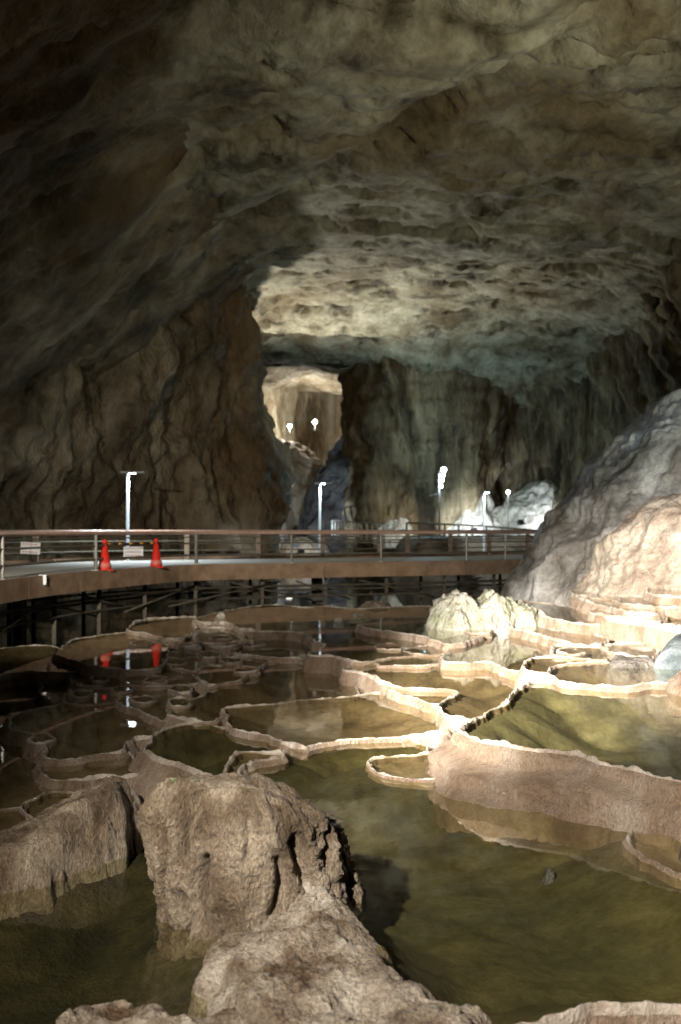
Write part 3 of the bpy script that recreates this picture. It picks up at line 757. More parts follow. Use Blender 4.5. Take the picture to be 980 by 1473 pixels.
        n2 /= np.linalg.norm(n2, axis=1)[:, None] + 1e-9
        rows = []
        for r_, (o, z) in enumerate(prof):
            f = min(1.0, max(0.0, (r_ - 5) / 5.0)); nm = n * (1 - f) + n2 * f
            rows.append(np.stack([C[:, 0] + nm[:, 0] * o, C[:, 1] + nm[:, 1] * o, w + z], -1))
        V = np.stack(rows, 1)   # m, k, 3
        k = V.shape[1]
        F = grid_faces(m, k, True)
        col = np.tile(np.arange(k - 1), m)
        wet = np.where((col < 2) | (col >= nvis - 1), 1, np.where((col >= 2) & (col <= 5), 2, 0))                   # below the water lines: silted like the bed
        hid = np.zeros(m, bool)
        for h in higher:
            ins = inside_poly(C, h['C']); hid |= ins & (dist_poly(C, h['C']) > 0.05)
        for bl_ in BLOCK: hid |= inside_poly(C, bl_)
        if 'bottom left' in d['label']: hid[:] = True
        for _ in range(6): hid = hid | (np.roll(hid, 1) & np.roll(hid, -1)) | (np.roll(hid, 2) & np.roll(hid, -2))
        vis = ~hid; k0 = np.where(hid)[0]
        if len(k0):                                   # drop stray short pieces
            r0 = k0[0]; vv = np.roll(vis, -r0); i0 = 0
            while i0 < m:
                if vv[i0]:
                    j0 = i0
                    while j0 < m and vv[j0]: j0 += 1
                    if j0 - i0 < 12: vv[i0:j0] = False
                    i0 = j0
                else: i0 += 1
            hid = ~np.roll(vv, r0)
        seg_hid = hid & np.roll(hid, -1)
        keepf = ~np.repeat(seg_hid, k - 1)
        F = F[keepf]; wet = wet[keepf]
        if len(F):
            used = np.unique(F); re = np.zeros(m * k, int); re[used] = np.arange(len(used))
            ro = mesh_obj('rim', V.reshape(-1, 3)[used] - off, re[F][:, ::-1], M['rim'], root)
            ro.data.materials.append(M['silt']); ro.data.materials.append(M['crest'])
            ro.data.polygons.foreach_set('material_index', wet.astype(np.int32)); ro.data.update()
        # --- water: the outline filled, without what higher pools cover
        step = max(1, m // 260)
        vs, es = [], []
        def add(loop):
            b = len(vs); L = len(loop)
            vs.extend([Vector((float(x), float(y))) for x, y in loop]); es.extend([(b + q, b + (q + 1) % L) for q in range(L)])
        add(C[::step])
        for h in higher: add(h['C'][::max(1, len(h['C']) // 160)])
        r = delaunay_2d_cdt(vs, es, [], 0, 1e-5)
        nv = np.array([(v.x, v.y) for v in r[0]]); nf = np.array([f for f in r[2] if len(f) == 3])
        cen = nv[nf].mean(1)
        keep = inside_poly(cen, C[::step])
        for h in higher: keep &= ~inside_poly(cen, h['C'][::max(1, len(h['C']) // 160)])
        nf = nf[keep]
        if len(nf):
            V2 = np.concatenate([nv, np.full((len(nv), 1), w)], 1) - off
            a = nv[nf]; cr2 = (a[:, 1, 0] - a[:, 0, 0]) * (a[:, 2, 1] - a[:, 0, 1]) - (a[:, 1, 1] - a[:, 0, 1]) * (a[:, 2, 0] - a[:, 0, 0])
            nf[cr2 < 0] = nf[cr2 < 0][:, ::-1]
            used = np.unique(nf); re = np.zeros(len(nv), int); re[used] = np.arange(len(used))
            mesh_obj('water', V2[used], re[nf], M['water' if d['bed'] == 'b' else 'water_green'], root, smooth=False)
        # --- bed
        cs = max(0.03, 0.0055 * d['D'])
        x0, y0 = C.min(0) - cs; x1, y1 = C.max(0) + cs
        y0 = max(y0, 3.0)
        xs = np.arange(x0, x1 + cs, cs); ys = np.arange(y0, y1 + cs, cs)
        X, Y = np.meshgrid(xs, ys, indexing='ij'); P2 = np.stack([X.ravel(), Y.ravel()], -1)
        Cs = C[::max(1, m // 220)]
        ins = inside_poly(P2, Cs); dd = dist_poly(P2, Cs) * np.where(ins, 1, -1)
        hin = np.zeros(len(P2), bool)
        for h in higher: hin |= inside_poly(P2, h['C'][::max(1, len(h['C']) // 160)])
        P3 = np.concatenate([P2, np.zeros((len(P2), 1))], 1)
        for h in higher: dd = np.where(ins, np.minimum(dd, dist_poly(P2, h['C'][::max(1, len(h['C']) // 100)])), dd)
        dep = 0.05 + d['depth'] * sstep(np.clip(dd, 0, 9) / (0.35 + 1.4 * d['depth']))
        z = w - dep + d['depth'] * (0.17 * fbm(P3 * 2.2, 4, 0.5) + 0.03 * ridged(P3 * 4.0 + 4, 3)) * sstep(dd / 0.3)
        z = np.minimum(z, w - 0.02)
        V = np.concatenate([P2, z[:, None]], 1) - off
        F = grid_faces(len(xs), len(ys))
        ok = ins[F].all(1) & ~hin[F].all(1)
        F = F[ok]
        if len(F):
            used = np.unique(F); re = np.zeros(len(V), int); re[used] = np.arange(len(used))
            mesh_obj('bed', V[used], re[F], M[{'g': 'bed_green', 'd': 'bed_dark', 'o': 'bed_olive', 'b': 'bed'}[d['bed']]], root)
build_pools()

# ------------------------------------------------------------------ rocks
def mound(name, label, cat, cont_w, base, top, edge, mat, cell, amp=0.05, freq=2.5, ridge_amp=0.0, power=0.6, group=None, pits=(), grain=0.0):
    """a rock mass rising from an outline on the ground; top may be a function of x, y"""
    C, s = smooth_path(cont_w, max(cell * 1.5, 0.03), True)
    pad = 3 * cell
    x0, y0 = C.min(0) - pad; x1, y1 = C.max(0) + pad
    xs = np.arange(x0, x1, cell); ys = np.arange(y0, y1, cell)
    X, Y = np.meshgrid(xs, ys, indexing='ij'); P2 = np.stack([X.ravel(), Y.ravel()], -1)
    P3 = np.concatenate([P2, np.zeros((len(P2), 1))], 1)
    warp = np.stack([fbm(P3 * freq * 0.7 + 60, 3), fbm(P3 * freq * 0.7 + 80, 3)], -1) * edge * 0.5
    Q = P2 + warp
    ins = inside_poly(Q, C); dd = dist_poly(Q, C) * np.where(ins, 1, -1)
    t = np.clip(dd / edge, 0, 1); rise = (1 - (1 - t) ** 2) ** power
    tz = top(P2[:, 0], P2[:, 1]) if callable(top) else np.full(len(P2), top)
    z = base + (tz - base) * rise + amp * fbm(P3 * freq, 5, 0.55) * np.minimum(1, t * 2 + 0.2) + ridge_amp * ridged(P3 * freq * 1.3 + 7, 4) * t
    z += grain * (fbm(P3 * 15 + 5, 3, 0.6) + 0.5 * ridged(P3 * 24, 2))
    for pxx, pyy, rx, ry, h in pits:
        z -= h * np.exp(-(((P2[:, 0] - pxx) / rx) ** 2 + ((P2[:, 1] - pyy) / ry) ** 2) ** 2)
    V = np.concatenate([P2, z[:, None]], 1)
    lat = amp * 0.6 * np.stack([fbm(V * freq * 2 + 20, 3), fbm(V * freq * 2 + 33, 3)], -1)
    V[:, :2] += lat
    c = C.mean(0); off = np.array([c[0], c[1], base]); V = V - off
    F = grid_faces(len(xs), len(ys)); F = F[(dd > -pad)[F].all(1)]
    used = np.unique(F); re = np.zeros(len(V), int); re[used] = np.arange(len(used))
    o = mesh_obj(name, V[used], re[F], mat)
    o.location = off
    if label: tag(o, label, cat, group)
    return o

def wpts(pts, z): return np.array([pz(x, y, z) for x, y in pts])

# fluted stump in the foreground
def stump():
    c = (-0.50, 5.42); nth, nz = 420, 170
    th = np.linspace(0, 2 * math.pi, nth, endpoint=False)
    t = np.linspace(0, 1, nz)
    TH, T = np.meshgrid(th, t, indexing='ij')
    side = 0.80
    zz = np.where(T < side, -0.30 + 0.93 * (T / side), 0.63)
    rr = np.where(T < side, 1.0, 1 - (T - side) / (1 - side))
    # plan radius: broad, a bit squarish, narrower at the foot on the left
    ax, ay = 0.49, 0.42
    k = (np.abs(np.cos(TH)) ** 2.6 + np.abs(np.sin(TH)) ** 2.6) ** (-1 / 2.6)
    tap = 1 - 0.16 * (1 - np.clip(zz / 0.63, 0, 1)) * (np.cos(TH) < 0) * np.abs(np.cos(TH)) - 0.02 * (1 - np.clip(zz / 0.63, 0, 1))
    tap = tap * np.where(np.cos(TH) > 0, 1.06 - 0.34 * np.clip(zz / 0.63, 0, 1) * np.cos(TH), 1.0)
    X = ax * k * np.cos(TH) * tap; Y = ay * k * np.sin(TH) * tap
    P = np.stack([X.ravel(), Y.ravel(), zz.ravel()], -1)
    q = P + 0.09 * np.stack([fbm(P * 3 + 1, 2), fbm(P * 3 + 5, 2), 0 * P[:, 0]], -1)
    fl = ridged(np.stack([q[:, 0] * 4.6, q[:, 1] * 4.6, q[:, 2] * 0.5 + 3], -1), 3, 0.5)
    grooves = np.zeros(len(P))
    tv = TH.ravel(); zv = P[:, 2]
    for a, wd, dp, z0, z1 in ((-2.05, 0.060, 0.11, 0.25, 0.62), (-1.86, 0.050, 0.10, -0.1, 0.40), (-2.30, 0.07, 0.10, -0.2, 0.18), (-1.30, 0.05, 0.09, 0.0, 0.42),
                              (-0.95, 0.06, 0.08, 0.12, 0.50), (-0.62, 0.05, 0.07, 0.2, 0.52), (-0.42, 0.05, 0.06, 0.2, 0.5), (-2.62, 0.05, 0.06, 0.0, 0.6), (-1.58, 0.04, 0.06, 0.3, 0.6)):
        aa = a + 0.10 * np.sin(zv * 7 + a * 5)
        grooves -= dp * np.exp(-((tv - 2 * math.pi * (tv > math.pi) - aa) / wd) ** 2) * sstep((zv - z0) / 0.12) * sstep((z1 - zv) / 0.08)
    onside = (T.ravel() < side)
    fade = np.where(onside, 1.0, rr.ravel() ** 1.5)
    disp = (0.052 * fl + grooves + 0.09 * fbm(P * np.array([2.4, 2.4, 0.9]) + 9, 3) + 0.030 * fbm(P * 11, 4, 0.62) + 0.010 * ridged(P * 26, 3)) * fade
    rad = np.stack([np.cos(tv), np.sin(tv)], -1)
    scale = rr.ravel()
    rnd = np.where(onside, -0.10 * sstep((zv - 0.48) / 0.15) ** 1.5, -0.10)     # rounded shoulder
    V = np.stack([P[:, 0] * scale + rad[:, 0] * (disp + rnd * (scale > 0.02) * scale), P[:, 1] * scale + rad[:, 1] * (disp + rnd * (scale > 0.02) * scale), zv], -1)
    topn = np.where(onside, sstep((zv - 0.35) / 0.3), 1.0)
    VP = np.stack([V[:, 0], V[:, 1], 0 * zv], -1)
    V[:, 2] += topn * (0.11 * fbm(VP * 3.4 + 2, 4) + 0.018 * fbm(VP * 14, 3) - 0.16 * np.clip((V[:, 0] - 0.0) / 0.4, 0, 1.3) ** 1.5 - 0.07 * np.clip((-V[:, 0] - 0.3) / 0.2, 0, 1) + 0.08 - 0.42 * np.clip(V[:, 1] + 0.24, 0, 1))
    root = empty('flowstone_stump', (c[0], c[1], -0.3))
    tag(root, 'broad fluted flowstone stump standing in the foreground water', 'rock stump')
    V[:, 2] += 0.3
    mesh_obj('stump_body', V, grid_faces(nth, nz, True), M['stump'], root)
    for gx, gy, gz, r in ((-0.33, -0.20, 0.985, 0.05), (-0.27, -0.16, 0.99, 0.035), (-0.39, -0.17, 0.97, 0.03)):
        u = np.linspace(0, 2 * math.pi, 30, endpoint=False); v = np.linspace(0.02, math.pi - 0.02, 16)
        U, Wv = np.meshgrid(u, v, indexing='ij')
        D = np.stack([np.cos(U) * np.sin(Wv), np.sin(U) * np.sin(Wv), np.cos(Wv)], -1).reshape(-1, 3)
        K = D * (r * (1 + 0.5 * fbm(D * 2 + gx * 30, 3)))[:, None] * np.array([1.3, 1, 0.35]) + np.array([gx, gy, gz])
        mesh_obj('moss_patch', K, grid_faces(30, 16, True), M['moss'], root)
    # knobs on the right shoulder
    for kx, ky, kz, r in ((0.22, 0.26, 0.72, 0.07), (0.33, 0.18, 0.64, 0.085), (0.44, 0.08, 0.54, 0.095), (0.50, -0.06, 0.40, 0.11)):
        u = np.linspace(0, 2 * math.pi, 48, endpoint=False); v = np.linspace(0.02, math.pi - 0.02, 28)
        U, Wv = np.meshgrid(u, v, indexing='ij')
        D = np.stack([np.cos(U) * np.sin(Wv), np.sin(U) * np.sin(Wv), np.cos(Wv)], -1).reshape(-1, 3)
        R = r * (1 + 0.5 * fbm(D * 1.5 + kx * 30, 4) + 0.15 * fbm(D * 5 + ky * 9, 3))
        K = D * R[:, None] * np.array([1, 1, 1.7]) + np.array([kx, ky, kz - 0.08])
        mesh_obj('shoulder_knob', K, grid_faces(48, 28, True), M['stump'], root)
stump()

# crusted apron in front of the stump with the ridge that leads to the lower right
ap = wpts([(278, 1366), (300, 1345), (350, 1335), (400, 1290), (430, 1245), (480, 1225), (505, 1255), (520, 1300), (545, 1345), (590, 1395), (650, 1425), (730, 1465), (740, 1520),
           (620, 1560), (520, 1640), (400, 1640), (340, 1520), (300, 1440), (283, 1400)], 0.05)
g1, g2, g3 = pz(415, 1340, 0.1), pz(312, 1390, 0.1), pz(520, 1455, 0.05)
mound('crusted_rock_apron', 'pale crusted rock apron running from the stump to the bottom edge', 'rock', ap, -0.25,
      lambda x, y: 0.07 + 0.13 * sstep((y - 4.4) / 1.0) * sstep((x + 0.7) / 0.4), 0.24, M['crust'], 0.010, amp=0.07, freq=4.0, ridge_amp=0.025, grain=0.022,
      pits=((g1[0], g1[1], 0.10, 0.09, 0.10), (g2[0], g2[1], 0.04, 0.05, 0.10), (g3[0], g3[1], 0.1, 0.12, 0.05)))
# leaning rock at the left
lr = wpts([(-90, 1320), (0, 1298), (60, 1288), (130, 1262), (186, 1240), (200, 1215), (180, 1195), (120, 1205), (40, 1225), (-90, 1250)], -0.1)
mound('leaning_rock', 'rough olive brown rock bank left of the fluted stump', 'rock', lr, -0.35,
      lambda x, y: 0.06 + 0.30 * sstep((x + 2.2) / 0.9) - 0.05 * sstep((x + 1.32) / 0.1), 0.17, M['stump'], 0.011, amp=0.06, freq=4.0, ridge_amp=0.025, power=0.5, grain=0.02)
# submerged shelf before it
bl = wpts([(60, 1475), (110, 1450), (180, 1440), (250, 1446), (300, 1462), (360, 1450), (420, 1462), (430, 1560), (60, 1560)], -0.02)
mound('rough_bottom_rim', 'rough dark rim along the bottom edge below the olive water', 'rock', bl, -0.3, 0.0, 0.14, M['crust'], 0.012, amp=0.06, freq=5, ridge_amp=0.02, grain=0.025)
# pale lumps in the pink wall's left toe
mound('flowstone_toe', 'smooth pale lump at the left toe of the pink wall', 'rock', wpts([(606, 1106), (620, 1086), (650, 1080), (690, 1105), (706, 1128), (690, 1140), (650, 1128)], 0.0),
      -0.2, lambda x, y: 0.12 + 0.10 * sstep((x - 0.75) / 0.4), 0.2, M['rim'], 0.014, amp=0.03, freq=3, power=0.7)
mound('flowstone_lump', 'small pale lump between the brown pool and the pink wall', 'rock', wpts([(622, 1080), (628, 1066), (645, 1058), (660, 1062), (650, 1078), (636, 1086)], 0.03),
      -0.15, 0.15, 0.12, M['rim'], 0.014, amp=0.03, freq=4)
# white green mound
wm = np.array([(1.25, 16.9), (1.5, 16.2), (2.2, 15.9), (3.0, 16.1), (3.75, 16.5), (3.8, 17.1), (3.1, 17.6), (2.2, 17.8), (1.6, 17.6)])
def wm_top(x, y):
    return (0.28 + 0.50 * np.exp(-((x - 2.0) / 0.36) ** 2) + 0.16 * np.exp(-((x - 2.5) / 0.28) ** 2) + 0.18 * np.exp(-((x - 1.62) / 0.2) ** 2)
            + 0.34 * sstep((x - 2.3) / 0.3) * sstep((4.0 - x) / 1.1))
mound('pale_mound', 'jagged white mound with green algae tint before the walkway', 'rock', wm, -0.3, wm_top, 0.38, M['mossy'], 0.022, amp=0.12, freq=4.2, ridge_amp=0.08, grain=0.03, power=0.7)
# small loose stones on the far pools
for cx_, cy_, r, h, lab in ((545, 872, 30, 0.10, 'low pointed grey brown stone in front of the walkway'),
                            (516, 884, 16, 0.0, 'flat white stone lying in the wide far pool'),
                            (488, 890, 9, 0.02, 'little pale stone poking out of the wide far pool'),
                            (541, 893, 9, 0.02, 'tiny white stone behind the white lit wall'),
                            (317, 884, 10, 0.03, 'small pale stone on the far rim near the walkway')):
    x, y = pz(cx_, cy_, 0.3); s = r / FOC * y
    an = np.linspace(0, 2 * math.pi, 9, endpoint=False)
    cont = np.stack([x + s * np.cos(an) * (1 + 0.2 * np.sin(3 * an + cx_)), y + 0.8 * s * np.sin(an) + s], -1)
    mound('stone', lab, 'stone', cont, 0.05, 0.3 + h, s * 0.8, M['white_rock'] if r < 20 else M['crust'], max(0.02, s / 14), amp=0.05 * s / 0.2, freq=3)
# rough crust before the blue grey rock, blue grey rock, rounded rocks on the right edge
mound('rough_crust', 'rough grey crust left of the blue grey rock', 'rock', wpts([(868, 950), (874, 938), (900, 934), (930, 938), (950, 944), (958, 952), (920, 955), (890, 955)], 0.5), 0.2, 0.485, 0.16,
      M['ground_rock'], 0.016, amp=0.04, freq=6, ridge_amp=0.015)
mound('blue_grey_rock', 'smooth blue grey rock at the right edge of the terraces', 'rock', wpts([(944, 952), (950, 936), (975, 928), (1030, 930), (1040, 955), (985, 958)], 0.5), 0.2, 0.74, 0.3,
      M['bluerock'], 0.02, amp=0.05, freq=2.5)
mound('rounded_rock', 'pale rounded rock at the right edge behind the clear pool', 'rock', wpts([(950, 982), (956, 968), (985, 962), (1040, 965), (1040, 990), (980, 992)], 0.46), 0.2, 0.52, 0.2, M['rim'], 0.02, amp=0.04, freq=3)
mound('edge_blur_stone', 'added stone for the bluish blur cut by the right edge beside the half round basin', 'stone', wpts([(966, 1232), (970, 1200), (1000, 1190), (1060, 1200), (1060, 1240), (1000, 1250)], 0.0), -0.2, 0.14, 0.2, M['bluerock'], 0.014, amp=0.03, freq=4)  # stone added in place of a bluish blur at the frame edge

x_, y_ = pz(790, 1262, -0.2)
an_ = np.linspace(0, 2 * math.pi, 8, endpoint=False)
mound('sunken_stone', 'small dark stone lying on the olive bed of the foreground pool', 'stone', np.stack([x_ + 0.055 * np.cos(an_), y_ + 0.05 * np.sin(an_) * (1 + 0.3 * np.cos(3 * an_))], -1), -0.40, -0.14, 0.04, M['darkslope'], 0.008, amp=0.02, freq=14)

# boulders on the right
def dome(name, label, c, r, h, zb, mat, p=1.5, amp=0.3, seed=0, nth=260, nr=150):
    th = np.linspace(0, 2 * math.pi, nth, endpoint=False); u = np.linspace(0.0, 1.0, nr)
    TH, U = np.meshgrid(th, u, indexing='ij')
    a = U * math.pi / 2
    rad = np.cos(a) ** (2 / p); zz = np.sin(a) ** (2 / p)
    P = np.stack([r[0] * rad * np.cos(TH), r[1] * rad * np.sin(TH), h * zz], -1).reshape(-1, 3)
    nrm = P / np.array([r[0] ** 2, r[1] ** 2, h ** 2]); nrm /= np.linalg.norm(nrm, axis=1)[:, None] + 1e-9
    Q = P + seed
    w = Q + 0.4 * np.stack([fbm(Q * 0.6, 2), fbm(Q * 0.6 + 4, 2), fbm(Q * 0.6 + 8, 2)], -1)
    d = amp * (1.1 * fbm(Q * np.array([0.5, 0.5, 0.4]), 3) + 0.55 * ridged(w * np.array([0.8, 0.8, 0.4]) + 2, 4) + 0.17 * fbm(Q * 2.2, 5, 0.6) + 0.05 * ridged(w * np.array([3.0, 3.0, 1.6]), 3))
    V = P + nrm * d[:, None]
    o = mesh_obj(name, V, grid_faces(nth, nr, True), mat)
    o.location = (c[0], c[1], zb)
    tag(o, label, 'boulder')
    return o
dome('boulder', 'huge grey boulder rising out of the right edge behind the terraces', (8.85, 22.2), (4.65, 3.6), 4.7, 0.2, M['boulder'], 1.5, 0.50, 3, 420, 240)
dome('boulder', 'pinkish rounded flowstone mass in front of the huge grey boulder', (8.3, 18.9), (3.5, 1.9), 2.6, 0.3, M['boulder_pink'], 1.6, 0.45, 20, 360, 200)
# far mounds behind the gap
dome('far_rock_slope', 'dark rock slope seen through the gap beyond the lake', (2.6, 74.5), (6.0, 6), 11, -0.8, M['darkslope'], 1.35, 0.8, 40, 160, 90)
dome('far_flowstone', 'yellowish flowstone mass below the far chamber lamps', (-5.0, 83), (4.6, 4), 9.8, -0.8, M['far'], 2.2, 0.6, 55, 140, 80)
dome('far_pale_rock', 'pale bluish rock just beyond the edge of the rock nose', (-5.2, 75.5), (1.3, 1.3), 5.4, -0.8, M['white_rock'], 1.8, 0.3, 61, 90, 60)
dome('far_low_rock', 'low warm lit rock at the water line beyond the gap', (-2.6, 69.5), (2.3, 1.0), 2.2, -0.8, M['white_rock'], 1.6, 0.25, 66, 90, 50)
for (x, y, r, h, lab, sd) in ((7.5, 59.6, 1.9, 3.6, 'brightest white dripstone rock at the foot of the back wall', 70),
                              (11.9, 59.4, 2.6, 3.6, 'second white lit dripstone rock right of the lamp pole', 75),
                              (9.6, 59.2, 1.5, 2.2, 'low warm rock between the two white lit rocks', 80),
                              (3.7, 60, 1.2, 2.4, 'small white lit stalagmite at the foot of the columns', 84)):
    dome('dripstone_rock', lab, (x, y), (r, r * 0.8), h, 0.9, M['white_rock'], 1.8, 0.5, sd, 140, 90)

# ------------------------------------------------------------------ walkway
DZ = 1.05
edge_px = [(0, 836), (60, 829), (140, 822), (215, 817), (285, 813.4), (420, 811), (550, 809.2), (670, 807.6), (745, 806), (800, 804.8)]
near_edge = [(-7.4, 6.0), (-6.9, 10.0), (-6.5, 14.5)] + [pz(x, y, DZ) for x, y in edge_px] + [(11.0, 35.0)]
NE, ns = smooth_path(near_edge, 0.25)
nn = path_normals(NE)                 # right of travel: towards the pools
def at_s(s, side=0.0):
    i = np.interp(s, ns, np.arange(len(ns))); a = int(i); f = i - a; b = min(a + 1, len(ns) - 1)
    p = NE[a] * (1 - f) + NE[b] * f; n_ = nn[a] * (1 - f) + nn[b] * f
    return (p[0] - n_[0] * side, p[1] - n_[1] * side)    # side > 0: away from the pools
def off_path(side): return [(p[0] - n_[0] * side, p[1] - n_[1] * side) for p, n_ in zip(NE, nn)]
WID = 5.0
walk = empty('walkway', (float(NE[40][0]), float(NE[40][1]), 0)); tag(walk, 'curved concrete footbridge crossing the cave above the pools', 'walkway')
wo = Vector(walk.location)
def wbuild(mb, name, mat, parent=walk, smooth=False):
    o = mb.build(name, mat, None, smooth)
    if parent is not None:
        for v in o.data.vertices: v.co -= wo
        o.parent = parent
        if parent is not walk: o.parent = parent
    return o
wbuild(MB().sweep(off_path(WID / 2), WID / 2 - 0.02, DZ - 0.28, DZ), 'deck', M['concrete'])
FP = off_path(-0.06); kb = 0; fr_ = random.Random(4)
while kb < len(FP) - 2:
    ke = min(len(FP) - 1, kb + 9)
    seg_ = [tuple(np.array(p)) for p in FP[kb:ke + 1]]
    a_, b_ = np.array(seg_[-1]), np.array(seg_[-2]); seg_[-1] = tuple(a_ + (b_ - a_) * 0.05)
    dz_ = fr_.uniform(-0.006, 0.006)
    wbuild(MB().sweep(seg_, 0.08, DZ - 0.40 + dz_, DZ + 0.025 + dz_, fr_.uniform(-0.004, 0.004)), 'fascia_board', M['fascia'])
    kb = ke
wbuild(MB().sweep(off_path(WID + 0.05), 0.07, DZ - 0.40, DZ + 0.10), 'far_kerb', M['fascia'])
# railings
def rail_line(side, z, r, name, mat, flat=False):
    P = off_path(side)
    if flat:
        return wbuild(MB().sweep(P, r * 1.25, DZ + z - r * 0.8, DZ + z + r * 0.8), name, mat, walk, False)
    return wbuild(MB().tube([(x, y, DZ + z) for x, y in P], r, 8), name, mat, walk, True)
rail_line(0.02, 0.865, 0.045, 'handrail', M['handrail'])
rail_line(0.02, 0.585, 0.022, 'rail', M['darksteel'])
rail_line(0.02, 0.275, 0.028, 'rail', M['darksteel'])
rail_line(0.03, 0.755, 0.016, 'rail', M['darksteel'])
rail_line(WID - 0.1, 0.90, 0.045, 'handrail', M['handrail'])
rail_line(WID - 0.1, 0.60, 0.022, 'rail', M['darksteel'])
rail_line(WID - 0.1, 0.30, 0.022, 'rail', M['darksteel'])
def s_at_px(x):
    c = (NE[:, 0] / NE[:, 1]) * FOC + CX
    k = np.where((NE[:, 1] > 16))[0]
    return float(np.interp(x, c[k], ns[k]))
for x in (-60, 5, 139, 283, 420, 549, 672, 728, 790):
    p = at_s(s_at_px(x), 0.02)
    q = MB().tube([(p[0], p[1], DZ - 0.05), (p[0], p[1], DZ + 0.84)], 0.048 if x in (139, 283) else 0.038, 10)
    q.box((p[0], p[1], DZ + 0.03), (0.16, 0.16, 0.02))
    wbuild(q, 'railing_post', M['steel'])
s_far = np.linspace(s_at_px(-60) + 1, ns[-1] - 1.0, 13)
for s_ in s_far:
    p = at_s(s_, WID - 0.1)
    wbuild(MB().box((p[0], p[1], DZ + 0.44), (0.15, 0.12, 0.88)), 'railing_post', M['woodpost'])
# piers and bracing under the deck
for s_ in np.arange(4.0, ns[-1] - 1, 1.9):
    for sd in (0.25, 2.4):
        p = at_s(s_ + (0.4 if sd > 1 else 0), sd)
        wbuild(MB().box((p[0], p[1], (DZ - 0.3 - 1.0) / 2), (0.09, 0.09, DZ - 0.3 + 1.0)), 'support_post', M['support'])
for s_ in np.arange(6.0, ns[-1] - 1, 9.5):
    p = at_s(s_, 1.2)
    wbuild(MB().box((p[0], p[1], -0.1), (0.32, 0.32, 1.7)), 'pier', M['support'])
for sd, z in ((0.20, 0.42), (0.20, 0.12), (0.55, 0.28), (2.3, 0.3)):
    P = off_path(sd); wbuild(MB().tube([(x, y, z) for x, y in P], 0.032, 6), 'bracing_pipe', M['support'], walk, True)
rr_ = random.Random(2)
for s_ in np.arange(5.0, ns[-1] - 4, 1.9):
    a = at_s(s_, 0.22); b = at_s(s_ + rr_.uniform(1.6, 3.4), 0.24)
    z0, z1 = (0.55, 0.0) if rr_.random() < 0.5 else (0.0, 0.55)
    wbuild(MB().tube([(a[0], a[1], z0), (b[0], b[1], z1)], 0.026, 6), 'bracing_pipe', M['support'], walk, True)
# scrap of tape on the fascia
p = at_s(s_at_px(53), -0.15)
tp = MB().box((p[0], p[1], DZ - 0.06), (0.10, 0.012, 0.20), 0.4); tp.box((p[0] - 0.03, p[1], DZ + 0.035), (0.14, 0.05, 0.012), 0.4)
wbuild(tp, 'torn_tape', M['board'])

# traffic cones with the striped bar
def cone(label, p):
    r = empty('traffic_cone', (p[0], p[1], DZ + 0.003)); tag(r, label, 'traffic cone', 'red cones on the walkway')
    MB().box((0, 0, 0.015), (0.36, 0.36, 0.03), 0.3).build('base_plate', M['cone'], r)
    MB().lathe((0, 0, 0.03), [(0.15, 0), (0.145, 0.03), (0.052, 0.60), (0.05, 0.60), (0.05, 0.615), (0.056, 0.62), (0.054, 0.68), (0.03, 0.70)], 24).build('cone_body', M['cone'], r, True)
    MB().lathe((0, 0, 0.03), [(0.149, 0.04), (0.151, 0.04), (0.131, 0.16), (0.128, 0.16)], 24).build('band', M['cone_band'], r, True)
    return r
c1 = pz(151, 821.0, DZ); c2 = pz(225, 816.5, DZ)
cone('red traffic cone beside the steel post, left of the pair', c1)
cone('red traffic cone right of the hanging white notice', c2)
bar = empty('barrier_bar', ((c1[0] + c2[0]) / 2, (c1[1] + c2[1]) / 2, DZ + 0.62)); tag(bar, 'yellow and black striped bar hung between the two red cones', 'barrier bar')
dv = Vector((c2[0] - c1[0], c2[1] - c1[1], 0)); Ld = dv.length; dv.normalize()
nsec = 9
for k in range(nsec):
    a = dv * (-Ld / 2 + 0.06 + (Ld - 0.12) * k / nsec); b = dv * (-Ld / 2 + 0.06 + (Ld - 0.12) * (k + 1) / nsec)
    MB().tube([a, b], 0.022, 10).build('bar_section', [M['yellow'], M['black']][k % 2], bar, True)
for sg in (-1, 1):
    MB().tube([dv * (sg * Ld / 2) + Vector((0.065 * math.cos(t), 0.065 * math.sin(t), 0)) for t in np.linspace(0, 2 * math.pi, 17)], 0.01, 6).build('end_ring', M['black'], bar, True)

# notices hung on the far railing
def notice(label, x, yc, d, w, h, tilt, rows, split=False):
    c = px(x, yc, d)
    r = empty('notice', c); tag(r, label, 'sign', 'notices on the walkway railing')
    b = MB().box((0, 0, 0), (w, 0.012, h)).build('board', M['board'], r)
    lt = MB(); g = random.Random(int(x))
    for k in range(rows):
        z = h * (0.34 - 0.68 * k / max(1, rows - 1)); xx = -w * 0.40
        while xx < w * 0.38:
            ww = g.uniform(0.02, 0.05); lt.box((xx + ww / 2, -0.009, z + g.uniform(-0.004, 0.004)), (ww, 0.004, h * 0.10)); xx += ww + g.uniform(0.012, 0.03)
    tag(lt.build('lettering', M['ink'], b), kind='stuff')
    if split: MB().box((0.02 * w, -0.010, 0), (0.012, 0.004, h)).build('centre_fold', M['housing'], b)
    for sg in (-1, 1):
        MB().tube([(sg * w * 0.35, 0, h * 0.45), (sg * w * 0.35, 0, h * 0.45 + 0.13)], 0.008, 6).build('hanging_tie', M['pole'], r)
    r.rotation_euler = (0, tilt, 0.25)
    return r
notice('white two leaf notice hung askew on the railing at the left', 44, 788.5, 26.5, 0.50, 0.31, math.radians(3), 3, True)
notice('white notice with faint red print hanging under the lamp pole', 192, 794, 28.5, 0.55, 0.30, 0.0, 3)

